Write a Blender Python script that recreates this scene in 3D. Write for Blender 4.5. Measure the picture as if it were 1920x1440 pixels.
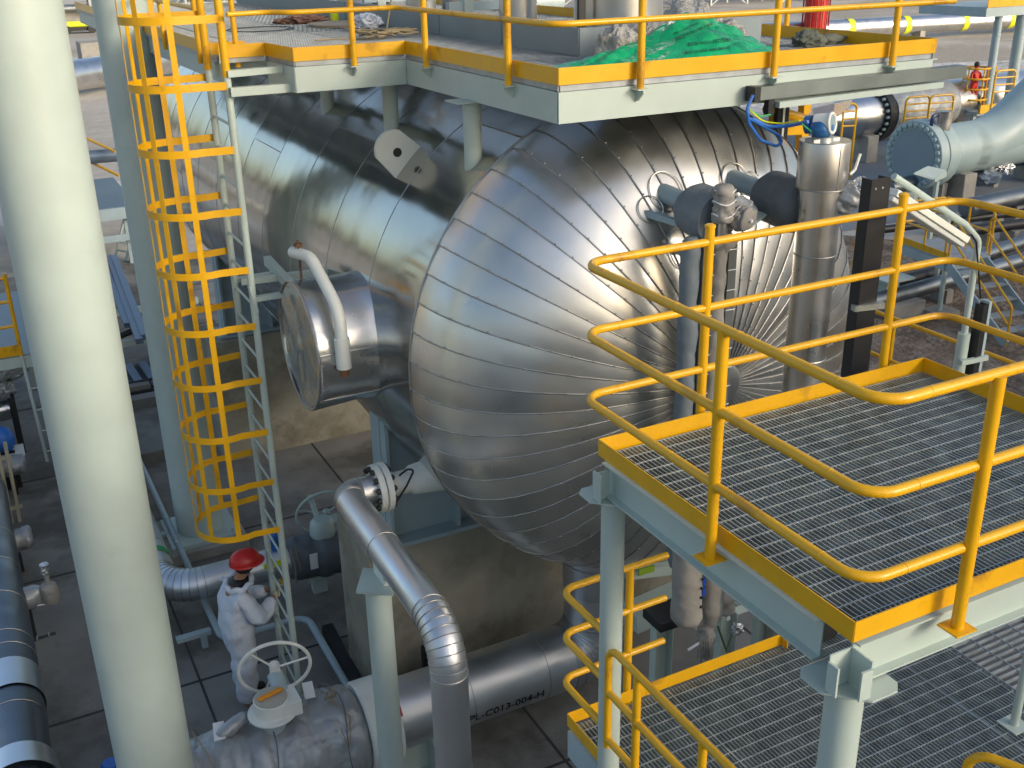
import bpy, bmesh, math, random
from mathutils import Vector, Matrix, noise
random.seed(7)
PI = math.pi
rad = math.radians
for o in list(bpy.data.objects): bpy.data.objects.remove(o)
scn = bpy.context.scene
COL = scn.collection

# ------------------------------------------------------------------ camera
W2C = Matrix(((0.88798604, -0.45945989, -0.01942686),
              (0.1928027, 0.33360753, 0.92278553),
              (-0.41750199, -0.82316622, 0.38482394)))
FPX = 1990.0
cam_d = bpy.data.cameras.new("camera"); cam = bpy.data.objects.new("camera", cam_d); COL.objects.link(cam)
C2W = W2C.transposed()
cam.matrix_world = C2W.to_4x4()
cam_d.sensor_width = 36.0; cam_d.lens = FPX / 1920 * 36
cam_d.clip_start = 0.05; cam_d.clip_end = 3000
scn.camera = cam

# ------------------------------------------------------------------ sky and sun
SUN_AZ, SUN_EL = rad(30), rad(18)           # azimuth measured from -Y towards +X
sd = Vector((math.sin(SUN_AZ) * math.cos(SUN_EL), -math.cos(SUN_AZ) * math.cos(SUN_EL), math.sin(SUN_EL)))
w = bpy.data.worlds.new("World"); scn.world = w; w.use_nodes = True
nt = w.node_tree; bg = nt.nodes["Background"]
sky = nt.nodes.new("ShaderNodeTexSky"); sky.sky_type = 'NISHITA'; sky.sun_disc = False
sky.sun_elevation = SUN_EL; sky.sun_rotation = math.atan2(sd.x, sd.y)
sky.altitude = 50; sky.air_density = 1.0; sky.dust_density = 3.5; sky.ozone_density = 1.0
nt.links.new(sky.outputs[0], bg.inputs[0]); bg.inputs[1].default_value = 0.15
sl = bpy.data.lights.new("sun", 'SUN'); sl.energy = 1.0; sl.angle = rad(16); sl.color = (1.0, 0.96, 0.89)
so = bpy.data.objects.new("sun", sl); COL.objects.link(so)
so.rotation_euler = sd.to_track_quat('Z', 'Y').to_euler(); so.location = (20, -40, 40)
scn.view_settings.view_transform = 'Standard'; scn.view_settings.look = 'None'
scn.view_settings.gamma = 1.0; scn.view_settings.exposure = 0.66
scn.view_settings.use_curve_mapping = False

G = -8.7                                    # ground level; the camera is the origin

def ray(x, y):
    return C2W @ Vector((x - 960.0, -(y - 720.0), -FPX))
def at(x, y, ax, val):
    d = ray(x, y); return d * (val / d[ax])
V = Vector

# ------------------------------------------------------------------ materials
MATS = {}
def mat(name, col, rough=0.5, metal=0.0, var=0.12, vscale=2.0, bump=0.0, bscale=8.0, col2=None, c2amt=0.0, c2scale=1.5, coat=0.0, rvar=0.1, bdist=0.02):
    if name in MATS: return MATS[name]
    m = bpy.data.materials.new(name); m.use_nodes = True
    n = m.node_tree.nodes; l = m.node_tree.links; b = n["Principled BSDF"]
    b.inputs["Metallic"].default_value = metal
    if coat: b.inputs["Coat Weight"].default_value = coat; b.inputs["Coat Roughness"].default_value = 0.15
    tc = n.new("ShaderNodeTexCoord")
    no = n.new("ShaderNodeTexNoise"); no.inputs["Scale"].default_value = vscale; no.inputs["Detail"].default_value = 6
    l.new(tc.outputs["Object"], no.inputs["Vector"])
    mr = n.new("ShaderNodeMapRange"); mr.inputs[1].default_value = .3; mr.inputs[2].default_value = .7
    mr.inputs[3].default_value = 1 - var; mr.inputs[4].default_value = 1 + var
    l.new(no.outputs[0], mr.inputs[0])
    hs = n.new("ShaderNodeVectorMath"); hs.operation = 'SCALE'
    hs.inputs[0].default_value = col[:3]
    l.new(mr.outputs[0], hs.inputs["Scale"])
    out = hs.outputs[0]
    if col2:
        n2 = n.new("ShaderNodeTexNoise"); n2.inputs["Scale"].default_value = c2scale; n2.inputs["Detail"].default_value = 8; n2.inputs["Roughness"].default_value = .65
        l.new(tc.outputs["Object"], n2.inputs["Vector"])
        r2 = n.new("ShaderNodeMapRange"); r2.inputs[1].default_value = .62 - c2amt * .4; r2.inputs[2].default_value = .72 - c2amt * .3
        l.new(n2.outputs[0], r2.inputs[0])
        mx = n.new("ShaderNodeMix"); mx.data_type = 'RGBA'
        l.new(r2.outputs[0], mx.inputs[0]); l.new(out, mx.inputs[6]); mx.inputs[7].default_value = (*col2[:3], 1)
        out = mx.outputs[2]
    l.new(out, b.inputs["Base Color"])
    rr = n.new("ShaderNodeMapRange"); rr.inputs[1].default_value = .3; rr.inputs[2].default_value = .7
    rr.inputs[3].default_value = max(0.02, rough - rvar * rough); rr.inputs[4].default_value = min(1, rough + rvar * rough)
    l.new(no.outputs[0], rr.inputs[0]); l.new(rr.outputs[0], b.inputs["Roughness"])
    if bump:
        nb = n.new("ShaderNodeTexNoise"); nb.inputs["Scale"].default_value = bscale; nb.inputs["Detail"].default_value = 5
        l.new(tc.outputs["Object"], nb.inputs["Vector"])
        bp = n.new("ShaderNodeBump"); bp.inputs["Strength"].default_value = bump; bp.inputs["Distance"].default_value = bdist
        l.new(nb.outputs[0], bp.inputs["Height"]); l.new(bp.outputs[0], b.inputs["Normal"])
    MATS[name] = m; return m

YEL = mat("yellow_paint", (0.76, 0.40, 0.003), 0.38, var=.06, vscale=5, bump=.08, bscale=30, coat=.15, col2=(0.45, 0.22, 0.01), c2amt=.10, c2scale=2.2)
PALE = mat("pale_green_grey_paint", (0.46, 0.54, 0.49), 0.42, var=.05, vscale=2.5, bump=.06, bscale=14, col2=(0.41, 0.48, 0.43), c2amt=.02, c2scale=1.3)
PALEB = mat("pale_blue_grey_paint", (0.36, 0.45, 0.47), 0.45, var=.08, vscale=2.5)
WHITE = mat("white_paint", (0.72, 0.74, 0.68), 0.45, var=.06, vscale=4)
GALV = mat("galvanised_steel", (0.44, 0.48, 0.47), 0.42, metal=.75, var=.25, vscale=9)
GALVL = mat("light_galvanised_grating", (0.36, 0.39, 0.40), 0.5, metal=.3, var=.2, vscale=7)
ROD = mat("bright_cross_rods", (0.40, 0.44, 0.45), 0.42, metal=.7, var=.15, vscale=9)
BLACK = mat("black_coating", (0.012, 0.012, 0.014), 0.5, var=.2)
DARK = mat("dark_steel", (0.03, 0.032, 0.035), 0.5, metal=.3)
CONC = mat("concrete", (0.225, 0.212, 0.185), 0.85, var=.25, vscale=.9, bump=.3, bscale=20, col2=(0.11, 0.10, 0.082), c2amt=.4, c2scale=.55)
CONCL = mat("light_concrete", (0.34, 0.32, 0.28), 0.85, var=.15, vscale=3, bump=.25, bscale=25)
PIERM = mat("pier_concrete", (0.34, 0.31, 0.235), 0.85, var=.22, vscale=1.4, bump=.2, bscale=18, col2=(0.22, 0.19, 0.13), c2amt=.3, c2scale=.9)
SAND = mat("pale_sand", (0.52, 0.475, 0.41), 0.95, var=.2, vscale=.05, bump=.5, bscale=1.5, col2=(0.38, 0.335, 0.27), c2amt=.5, c2scale=.06, bdist=.2)
SOIL = mat("brown_soil", (0.20, 0.14, 0.095), 0.95, var=.45, vscale=1.6, bump=1.0, bscale=7, col2=(0.30, 0.24, 0.18), c2amt=.4, c2scale=1.4, bdist=.2)
GRAVEL = mat("white_gravel", (0.62, 0.60, 0.57), 0.95, var=.25, vscale=.6, bump=.9, bscale=2.0, col2=(0.3, 0.28, 0.25), c2amt=.35, c2scale=.3, bdist=.25)
JACK = mat("grey_insulation_jacket", (0.34, 0.36, 0.37), 0.42, metal=.35, var=.15, vscale=3, bump=.6, bscale=3.5, bdist=.06)
JACKD = mat("dark_grey_insulation_jacket", (0.115, 0.13, 0.14), 0.6, var=.15, vscale=3, bump=.5, bscale=6, bdist=.03)
JACKM = mat("slate_insulation_jacket", (0.17, 0.20, 0.22), 0.55, var=.1, vscale=3, bump=.4, bscale=6, bdist=.02)
JACKT = mat("beige_grey_insulation_cloth", (0.29, 0.275, 0.25), 0.7, var=.12, vscale=4, bump=.5, bscale=9, bdist=.03)
FOIL = mat("crumpled_foil", (0.7, 0.7, 0.7), 0.22, metal=1, var=.2, vscale=9, bump=1.0, bscale=28, bdist=.03)
STST = mat("brushed_stainless", (0.62, 0.59, 0.55), 0.33, metal=1, var=.07, vscale=3, bump=.03, bscale=6, rvar=.3)
ALU = mat("aluminium_cladding", (0.66, 0.68, 0.70), 0.32, metal=1, var=.08, vscale=1.5, bump=.05, bscale=2, rvar=.15)
RED = mat("red_plastic", (0.5, 0.015, 0.012), 0.35, var=.08)
REDP = mat("red_paint", (0.55, 0.02, 0.015), 0.5, var=.1)
BLUE = mat("blue_paint", (0.02, 0.12, 0.32), 0.4, var=.1)
BLUEC = mat("blue_cable", (0.02, 0.14, 0.5), 0.45)
GREEN = mat("green_sheet", (0.0, 0.36, 0.13), 0.28, var=.12, vscale=6, bump=.5, bscale=9, coat=.3, bdist=.04)
GRNC = mat("green_cable", (0.02, 0.35, 0.1), 0.5)
WOOL = mat("mineral_wool", (0.42, 0.41, 0.38), 0.95, var=.2, vscale=9, bump=1.0, bscale=22, bdist=.06)
CLOTH = mat("white_coverall_cloth", (0.60, 0.64, 0.70), 0.8, var=.05, vscale=4, bump=.8, bscale=5, bdist=.05)
GLOVE = mat("cream_glove", (0.55, 0.5, 0.33), 0.8)
SKIN = mat("skin", (0.35, 0.17, 0.1), 0.55)
ROPE = mat("tan_rope", (0.30, 0.24, 0.14), 0.9)
BROWN = mat("brown_rag", (0.2, 0.11, 0.08), 0.9, var=.3, vscale=8)
WOOD = mat("weathered_board", (0.33, 0.26, 0.18), 0.85, var=.2, vscale=4)
TAG = mat("white_tag", (0.8, 0.8, 0.8), 0.5, var=.02)
YTAG = mat("bright_yellow_tag", (0.75, 0.8, 0.02), 0.5, var=.05)
INK = mat("black_ink", (0.01, 0.01, 0.01), 0.6)
INKG = mat("dark_green_ink", (0.005, 0.05, 0.02), 0.5)
GLASS = mat("dial_glass", (0.25, 0.33, 0.36), 0.08, var=.05)
PLAST = mat("clear_plastic_bag", (0.62, 0.66, 0.72), 0.15, var=.25, vscale=12, bump=1, bscale=16, bdist=.05)
BOARDG = mat("grey_cover_board", (0.25, 0.30, 0.32), 0.5, metal=.3, var=.1, vscale=1.5)
LAMPW = mat("lamp_housing", (0.74, 0.75, 0.66), 0.4)
RUST = mat("rusty_steel", (0.14, 0.07, 0.035), 0.85, var=.35, vscale=3)

def clad_mat(name, dent=0.5, base=(0.60, 0.595, 0.58), rough=.24):
    m = bpy.data.materials.new(name); m.use_nodes = True
    n = m.node_tree.nodes; l = m.node_tree.links; b = n["Principled BSDF"]
    b.inputs["Metallic"].default_value = 1
    at_ = n.new("ShaderNodeAttribute"); at_.attribute_name = "panel"
    tc = n.new("ShaderNodeTexCoord")
    # each sheet has a tone, a sheen and dents of its own
    off = n.new("ShaderNodeVectorMath"); off.operation = 'MULTIPLY_ADD'
    l.new(at_.outputs["Color"], off.inputs[0]); off.inputs[1].default_value = (9, 7, 11); l.new(tc.outputs["Object"], off.inputs[2])
    n1 = n.new("ShaderNodeTexNoise"); n1.inputs["Scale"].default_value = 1.1; n1.inputs["Detail"].default_value = 2
    l.new(off.outputs[0], n1.inputs["Vector"])
    n2 = n.new("ShaderNodeTexNoise"); n2.inputs["Scale"].default_value = 2.2; n2.inputs["Detail"].default_value = 4; n2.inputs["Roughness"].default_value = .5
    l.new(off.outputs[0], n2.inputs["Vector"])
    n3 = n.new("ShaderNodeTexNoise"); n3.inputs["Scale"].default_value = 1.0; n3.inputs["Detail"].default_value = 7; n3.inputs["Roughness"].default_value = .6
    l.new(tc.outputs["Object"], n3.inputs["Vector"])
    sx = n.new("ShaderNodeSeparateXYZ"); l.new(at_.outputs["Color"], sx.inputs[0])
    mr = n.new("ShaderNodeMapRange"); mr.inputs[3].default_value = .84; mr.inputs[4].default_value = 1.08; l.new(sx.outputs[0], mr.inputs[0])
    m3 = n.new("ShaderNodeMapRange"); m3.inputs[1].default_value = .35; m3.inputs[2].default_value = .7; m3.inputs[3].default_value = 1.0; m3.inputs[4].default_value = .88; l.new(n3.outputs[0], m3.inputs[0])
    mm = n.new("ShaderNodeMath"); mm.operation = 'MULTIPLY'; l.new(mr.outputs[0], mm.inputs[0]); l.new(m3.outputs[0], mm.inputs[1])
    sc = n.new("ShaderNodeVectorMath"); sc.operation = 'SCALE'; sc.inputs[0].default_value = base; l.new(mm.outputs[0], sc.inputs["Scale"])
    l.new(sc.outputs[0], b.inputs["Base Color"])
    rr = n.new("ShaderNodeMapRange"); rr.inputs[1].default_value = .3; rr.inputs[2].default_value = .72; rr.inputs[3].default_value = rough * .8; rr.inputs[4].default_value = rough * 1.3
    l.new(n2.outputs[0], rr.inputs[0]); l.new(rr.outputs[0], b.inputs["Roughness"])
    b1 = n.new("ShaderNodeBump"); b1.inputs["Strength"].default_value = dent; b1.inputs["Distance"].default_value = .05; l.new(n1.outputs[0], b1.inputs["Height"])
    b2 = n.new("ShaderNodeBump"); b2.inputs["Strength"].default_value = .10; b2.inputs["Distance"].default_value = .012; l.new(n2.outputs[0], b2.inputs["Height"])
    l.new(b1.outputs[0], b2.inputs["Normal"]); l.new(b2.outputs[0], b.inputs["Normal"])
    MATS[name] = m; return m
mat("seam_metal", (0.42, 0.41, 0.39), .45, metal=1, var=.2, vscale=6)
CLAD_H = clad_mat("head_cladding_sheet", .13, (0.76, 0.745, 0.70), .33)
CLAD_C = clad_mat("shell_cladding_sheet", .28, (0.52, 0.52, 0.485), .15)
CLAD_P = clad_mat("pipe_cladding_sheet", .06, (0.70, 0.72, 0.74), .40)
CLAD_M = clad_mat("manway_cladding_sheet", 1.0, (0.86, 0.85, 0.82), .24)

# ------------------------------------------------------------------ mesh builder
def frame(d):
    d = V(d).normalized()
    u = V((0, 0, 1)) if abs(d.z) < .95 else V((1, 0, 0))
    a = u.cross(d).normalized(); return a, d.cross(a).normalized(), d
class MB:
    def __init__(s): s.v = []; s.f = []; s.c = []
    def add(s, vs, fs, c=None):
        k = len(s.v); s.v += [V(p) for p in vs]; s.f += [tuple(i + k for i in f) for f in fs]
        s.c += [c or (.5, .5, .5)] * len(fs); return s
    def box(s, a, b):
        x0, y0, z0 = [min(a[i], b[i]) for i in range(3)]; x1, y1, z1 = [max(a[i], b[i]) for i in range(3)]
        return s.add([(x0, y0, z0), (x1, y0, z0), (x1, y1, z0), (x0, y1, z0), (x0, y0, z1), (x1, y0, z1), (x1, y1, z1), (x0, y1, z1)],
                     [(0, 3, 2, 1), (4, 5, 6, 7), (0, 1, 5, 4), (1, 2, 6, 5), (2, 3, 7, 6), (3, 0, 4, 7)])
    def bar(s, p, q, w, h, up=(0, 0, 1)):
        p, q = V(p), V(q); d = (q - p).normalized(); u = V(up); a = d.cross(u)
        if a.length < 1e-4: a = d.cross(V((1, 0, 0)))
        a.normalize(); u = a.cross(d).normalized(); a *= w / 2; u *= h / 2
        return s.add([p - a - u, p + a - u, p + a + u, p - a + u, q - a - u, q + a - u, q + a + u, q - a + u],
                     [(0, 1, 2, 3), (7, 6, 5, 4), (0, 4, 5, 1), (1, 5, 6, 2), (2, 6, 7, 3), (3, 7, 4, 0)])
    def cyl(s, p, q, r, seg=20, r2=None, caps=True):
        return s.lathe(p, q, [(0, r), (1, r if r2 is None else r2)], seg, caps)
    def lathe(s, p, q, prof, seg=24, caps=True, c=None):
        p, q = V(p), V(q); L = (q - p); a, b, d = frame(L)
        vs = []
        for t, r in prof:
            for i in range(seg):
                th = 2 * PI * i / seg; vs.append(p + L * t + (a * math.cos(th) + b * math.sin(th)) * r)
        fs = []
        for k in range(len(prof) - 1):
            for i in range(seg):
                j = (i + 1) % seg; fs.append((k * seg + i, k * seg + j, (k + 1) * seg + j, (k + 1) * seg + i))
        if caps:
            if prof[0][1] > 1e-5: fs.append(tuple(reversed(range(seg))))
            if prof[-1][1] > 1e-5: fs.append(tuple((len(prof) - 1) * seg + i for i in range(seg)))
        return s.add(vs, fs, c)
    def tube(s, pts, r, seg=12, bend=0.0, closed=False, caps=True, nb=6, c=None):
        P = fillet(pts, bend, nb, closed) if bend > 0 else [V(p) for p in pts]
        n = len(P); rs = r if isinstance(r, (list, tuple)) else [r] * n
        T = []
        for i in range(n):
            if closed: t = P[(i + 1) % n] - P[i - 1]
            else: t = P[min(i + 1, n - 1)] - P[max(i - 1, 0)]
            T.append(t.normalized())
        a, b, _ = frame(T[0]); vs = []
        for i in range(n):
            if i: 
                a = (a - T[i] * a.dot(T[i])).normalized(); b = T[i].cross(a).normalized()
            for k in range(seg):
                th = 2 * PI * k / seg; vs.append(P[i] + (a * math.cos(th) + b * math.sin(th)) * rs[i])
        fs = []
        for i in range(n if closed else n - 1):
            i2 = (i + 1) % n
            for k in range(seg):
                j = (k + 1) % seg; fs.append((i * seg + k, i * seg + j, i2 * seg + j, i2 * seg + k))
        if caps and not closed:
            fs.append(tuple(reversed(range(seg)))); fs.append(tuple((n - 1) * seg + k for k in range(seg)))
        return s.add(vs, fs, c)
    def ring(s, c, axis, R, r, seg=40, tseg=10, squash=1):
        a, b, d = frame(axis)
        return s.tube([V(c) + (a * math.cos(t) + b * math.sin(t)) * R for t in [2 * PI * i / seg for i in range(seg)]], r, tseg, closed=True)
    def prism(s, poly, p0, p1):   # poly = list of 3d points (planar), extruded by vector p1-p0
        d = V(p1) - V(p0); n = len(poly)
        vs = [V(p) for p in poly] + [V(p) + d for p in poly]
        return s.add(vs, [tuple(reversed(range(n))), tuple(range(n, 2 * n))] + [(i, (i + 1) % n, n + (i + 1) % n, n + i) for i in range(n)])
    def blob(s, c, rx, ry, rz, sub=3, amp=.15, sc=3.0, seed=0):
        bm = bmesh.new(); bmesh.ops.create_icosphere(bm, subdivisions=sub, radius=1)
        vs = []
        for v in bm.verts:
            p = v.co.copy(); k = 1 + amp * noise.fractal(p * sc + V((seed * 7.3, seed, 3)), .8, 2, 4)
            vs.append(V(c) + V((p.x * rx * k, p.y * ry * k, p.z * rz * k)))
        bm.verts.index_update(); fs = [tuple(x.index for x in f.verts) for f in bm.faces]; bm.free()
        return s.add(vs, fs)
    def build(s, name, m, parent=None, smooth=True, ang=35, bevel=0):
        base = parent_base(parent)
        me = bpy.data.meshes.new(name)
        me.from_pydata([p - base for p in s.v], [], s.f)
        me.materials.append(m)
        bm = bmesh.new(); bm.from_mesh(me)
        bmesh.ops.recalc_face_normals(bm, faces=bm.faces)
        if smooth:
            ca = rad(ang)
            for f in bm.faces: f.smooth = True
            for e in bm.edges:
                if len(e.link_faces) == 2 and e.calc_face_angle(0) > ca: e.smooth = False
        bm.to_mesh(me); bm.free()
        at_ = me.attributes.new("panel", 'FLOAT_COLOR', 'FACE')
        if len(set(s.c)) > 1 and len(s.c) == len(me.polygons):
            for i, c in enumerate(s.c): at_.data[i].color = (*c, 1)
        else:
            c = (random.random(), random.random(), random.random(), 1)
            for i in range(len(me.polygons)): at_.data[i].color = c
        o = bpy.data.objects.new(name, me); COL.objects.link(o)
        if parent is not None: o.parent = parent
        if bevel:
            md = o.modifiers.new("bevel", 'BEVEL'); md.width = bevel; md.segments = 2; md.limit_method = 'ANGLE'; md.angle_limit = rad(50)
        return o
BASES = {}
def parent_base(p):
    if p is None: return V((0, 0, 0))
    b = V((0, 0, 0)); q = p
    while q is not None: b += V(q.location); q = q.parent
    return b
def fillet(pts, r, nb=6, closed=False):
    pts = [V(p) for p in pts]; out = []; n = len(pts)
    for i, p in enumerate(pts):
        if not closed and (i == 0 or i == n - 1): out.append(p); continue
        a = pts[i - 1]; b = pts[(i + 1) % n]
        u = (a - p); v = (b - p); lu, lv = u.length, v.length; u.normalize(); v.normalize()
        ang = u.angle(v)
        if ang > 3.1: out.append(p); continue
        t = min(r / math.tan(ang / 2), lu * .49, lv * .49); R = t * math.tan(ang / 2)
        c = p + (u + v).normalized() * (R / math.sin(ang / 2))
        s0 = p + u * t - c; s1 = p + v * t - c
        tot = s0.angle(s1)
        for k in range(nb + 1):
            f = k / nb
            w_ = (s0 * math.sin((1 - f) * tot) + s1 * math.sin(f * tot)) / max(1e-6, math.sin(tot))
            out.append(c + w_)
    return out

def tag(o, label=None, cat=None, group=None, kind=None):
    if label: o["label"] = label
    if cat: o["category"] = cat
    if group: o["group"] = group
    if kind: o["kind"] = kind
    return o
def thing(name, loc, label, cat, group=None):
    o = bpy.data.objects.new(name, None); COL.objects.link(o); o.location = V(loc); o.empty_display_size = .2
    return tag(o, label, cat, group)
def lab(o, s): o["label"] = s; return o

def text_mesh(body, size, bold=0.0):
    cu = bpy.data.curves.new("lettering", 'FONT'); cu.body = body; cu.size = size; cu.offset = bold; cu.resolution_u = 2
    ob = bpy.data.objects.new("lettering_tmp", cu); COL.objects.link(ob)
    dg = bpy.context.evaluated_depsgraph_get(); me = bpy.data.meshes.new_from_object(ob.evaluated_get(dg))
    bm = bmesh.new(); bm.from_mesh(me); bmesh.ops.triangulate(bm, faces=bm.faces)
    for _ in range(2):
        bmesh.ops.subdivide_edges(bm, edges=[e for e in bm.edges if e.calc_length() > size * .35], cuts=1, use_grid_fill=False)
        bmesh.ops.triangulate(bm, faces=bm.faces)
    bm.verts.index_update()
    vs = [v.co.copy() for v in bm.verts]; fs = [tuple(x.index for x in f.verts) for f in bm.faces]; bm.free()
    bpy.data.objects.remove(ob); bpy.data.curves.remove(cu); bpy.data.meshes.remove(me)
    return vs, fs

def grating(mb, rods, x0, x1, y0, y1, z, pitch=.031, rodp=.0925, th=.005, dp=.03, along='y'):
    if along == 'y':
        n = int((x1 - x0) / pitch)
        for i in range(n + 1): x = x0 + i * pitch; mb.box((x - th / 2, y0, z - dp), (x + th / 2, y1, z))
        n = int((y1 - y0) / rodp)
        for i in range(n + 1): y = y0 + i * rodp; rods.box((x0, y - .003, z - .008), (x1, y + .003, z + .0025))
    else:
        n = int((y1 - y0) / pitch)
        for i in range(n + 1): y = y0 + i * pitch; mb.box((x0, y - th / 2, z - dp), (x1, y + th / 2, z))
        n = int((x1 - x0) / rodp)
        for i in range(n + 1): x = x0 + i * rodp; rods.box((x - .0035, y0, z - .008), (x + .0035, y1, z + .0025))

# ================================================================== SETTING
def sheet(name, poly, z, m, kind='structure'):
    mb = MB(); mb.add([(x, y, z) for x, y in poly], [tuple(range(len(poly)))])
    o = mb.build(name, m, smooth=False)
    return tag(o, kind=kind)
sheet('ground', [(-900, -500), (1500, -500), (1500, 1500), (-900, 1500)], G, SAND)
sheet('concrete_paving', [(-12, -12), (13.2, -12), (13.2, 14.0), (13.2, 33), (-12, 33)], G + .008, CONC)
sheet('soil', [(13.2, -12), (27.0, -12), (27.0, 20), (24, 24.2), (13.2, 24.2)], G + .004, SOIL)
sheet('gravel', [(33, 30), (120, 8), (110, 40), (60, 58), (40, 52)], G + .004, GRAVEL)
sheet('concrete_pad', [(22.6, 15.2), (27.5, 12.4), (31, 15.5), (25.8, 18.4)], G + .012, CONCL)
sheet('pipeway_slab', [(19, 24.5), (45, 24.5), (45, 44), (19, 44)], G + .012, mat("pipeway_concrete", (0.2, 0.22, 0.235), .8, var=.12, vscale=1, bump=.2))
sheet('road', [(-80, 49), (160, 22), (160, 27), (-80, 56)], G + .006, mat("dusty_road", (0.56, 0.53, 0.48), .95, var=.08, vscale=.3, bump=.3, bscale=3))
sheet('far_road', [(-150, 118), (300, 60), (300, 66), (-150, 126)], G + .006, MATS["dusty_road"])
# expansion joints sawn in the paving
mb = MB()
for x in (-5.2, -1.9, 1.4, 4.8, 8.2, 11.6): mb.box((x - .016, -12, G + .009), (x + .016, 33, G + .013))
for y in (1.2, 4.8, 8.3, 11.8, 15.35, 18.9, 22.4, 26, 29.5): mb.box((-12, y - .02, G + .0092), (13.2, y + .02, G + .0128))
tag(mb.build('paving_joints', mat('joint_filler', (0.05, 0.05, 0.048), .9, var=.3), smooth=False), kind='structure')

# ================================================================== COLUMNS
def column(x, y, r, z1, label, z0=G, group=None):
    t = thing('steel_column', (x, y, z0), label, 'column', group)
    MB().cyl((x, y, z0 + .25), (x, y, z1), r, 64).build('shaft', PALE, t)
    for zz in (-7.6, .9): MB().ring((x, y, zz), (0, 0, 1), r - .002, .006, 64, 6).build('weld_seam', PALE, t)
    b = MB(); b.box((x - r * 1.5, y - r * 1.5, z0 + .19), (x + r * 1.5, y + r * 1.5, z0 + .25))
    for k in range(4):
        a = PI / 4 + k * PI / 2; b.cyl((x + math.cos(a) * r * 1.75, y + math.sin(a) * r * 1.75, z0 + .19), (x + math.cos(a) * r * 1.75, y + math.sin(a) * r * 1.75, z0 + .33), .03, 8)
    b.build('base_plate', PALE, t)
    f = MB(); f.box((x - r * 1.8, y - r * 1.8, z0), (x + r * 1.8, y + r * 1.8, z0 + .19)); f.build('grout_block', CONCL, t, bevel=.02)
    return t
column(.50, 8.55, .335, 4.2, 'broad pale green-grey round column in the left foreground, much the nearest')
column(2.19, 15.35, .345, 4.2, 'pale round column standing behind the yellow ladder cage, farther one of the pair')

# ================================================================== RAILINGS
def railing(parent, runs, posts, zs, zb, r=.0235, pr=.028, cap=None, closed=False, bend=.13, m=YEL, foot=True):
    """runs: list of xy paths; zs: heights of the rails; posts: list of (x, y[, ztop])"""
    for run in runs:
        for z in zs:
            o = MB().tube([(x, y, z) for x, y in run], r, 14, bend=bend, closed=closed, nb=8)
            for i in range(len(run) - 1):      # sleeve welds along the rail
                a, b = V((*run[i], z)), V((*run[i + 1], z)); L = (b - a).length
                if L > .8:
                    for d_ in (bend + .1, L - bend - .1):
                        p = a + (b - a).normalized() * d_; u = (b - a).normalized()
                        o.cyl(p - u * .004, p + u * .004, r * 1.06, 14)
            o.build('rail', m, parent)
    for p in posts:
        x, y = p[:2]; zt = p[2] if len(p) > 2 else zs[0]
        o = MB().cyl((x, y, zb), (x, y, zt), pr, 16)
        if len(p) > 2: o.lathe((x, y, zt), (x, y, zt + .02), [(0, pr * 1.15), (.6, pr * 1.15), (1, pr * .6)], 16)
        if foot: o.box((x - .06, y - .055, zb - .008), (x + .06, y + .055, zb))
        o.build('post', m, parent)

def plate_wall(mb, x0, y0, x1, y1, z0, z1, th=.006):
    d = V((x1 - x0, y1 - y0, 0)); n = V((-d.y, d.x, 0)).normalized() * th / 2
    a, b = V((x0, y0, 0)), V((x1, y1, 0))
    P = [a - n, b - n, b + n, a + n]
    mb.prism([V((p.x, p.y, z0)) for p in P], (0, 0, 0), (0, 0, z1 - z0))

# ------------------------------------------------ near upper platform on the right
px0, px1, py0, py1, pz = 2.875, 5.40, 2.605, 4.60, -2.70
t = thing('access_platform', (px0, py0, pz), 'small yellow-railed grating platform in the right foreground, level with the vessel head', 'platform')
g = MB(); r_ = MB(); grating(g, r_, px0 + .03, px1 - .02, py0 + .02, py1 - .03, pz + .012, pitch=.028, th=.006)
for x in (3.72, 4.56): g.box((x - .004, py0 + .02, pz - .02), (x + .004, py1 - .03, pz + .013))
gr = g.build('grating', GALV, t, smooth=False); r_.build('cross_rods', ROD, gr, smooth=False)
tb = MB()
for a in [(px0, py0, px1, py0), (px1, py0, px1, py1), (px1, py1, px0, py1), (px0, py1, px0, py0)]: plate_wall(tb, *a, pz, pz + .1)
tb.build('toe_board', YEL, t, smooth=False)
for nm, a, b in (('edge_beam', (px0 + .03, py0 + .03), (px1 + .3, py0 + .03)), ('edge_beam', (px0 + .03, py1 - .03), (px1, py1 - .03)), ('edge_beam', (px0 + .03, py0 + .2), (px0 + .03, py1 - .06)), ('edge_beam', (px1 - .03, py0 + .06), (px1 - .03, py1 - .06))):
    d = MB(); p, q = V((*a, 0)), V((*b, 0)); n = (q - p).normalized().cross(V((0, 0, 1)))
    zt, zb = pz - .022, pz - .215
    d.bar(p + V((0, 0, (zt + zb) / 2)), q + V((0, 0, (zt + zb) / 2)), .008, zt - zb)
    d.bar(p + V((0, 0, zt)), q + V((0, 0, zt)), .09, .010); d.bar(p + V((0, 0, zb)), q + V((0, 0, zb)), .09, .010)
    d.build(nm, PALE, t, smooth=False)
mid = MB()
for x in (3.7, 4.55): mid.bar((x, py0 + .06, pz - .1), (x, py1 - .06, pz - .1), .06, .14)
mid.build('joist', PALE, t, smooth=False)
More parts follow.
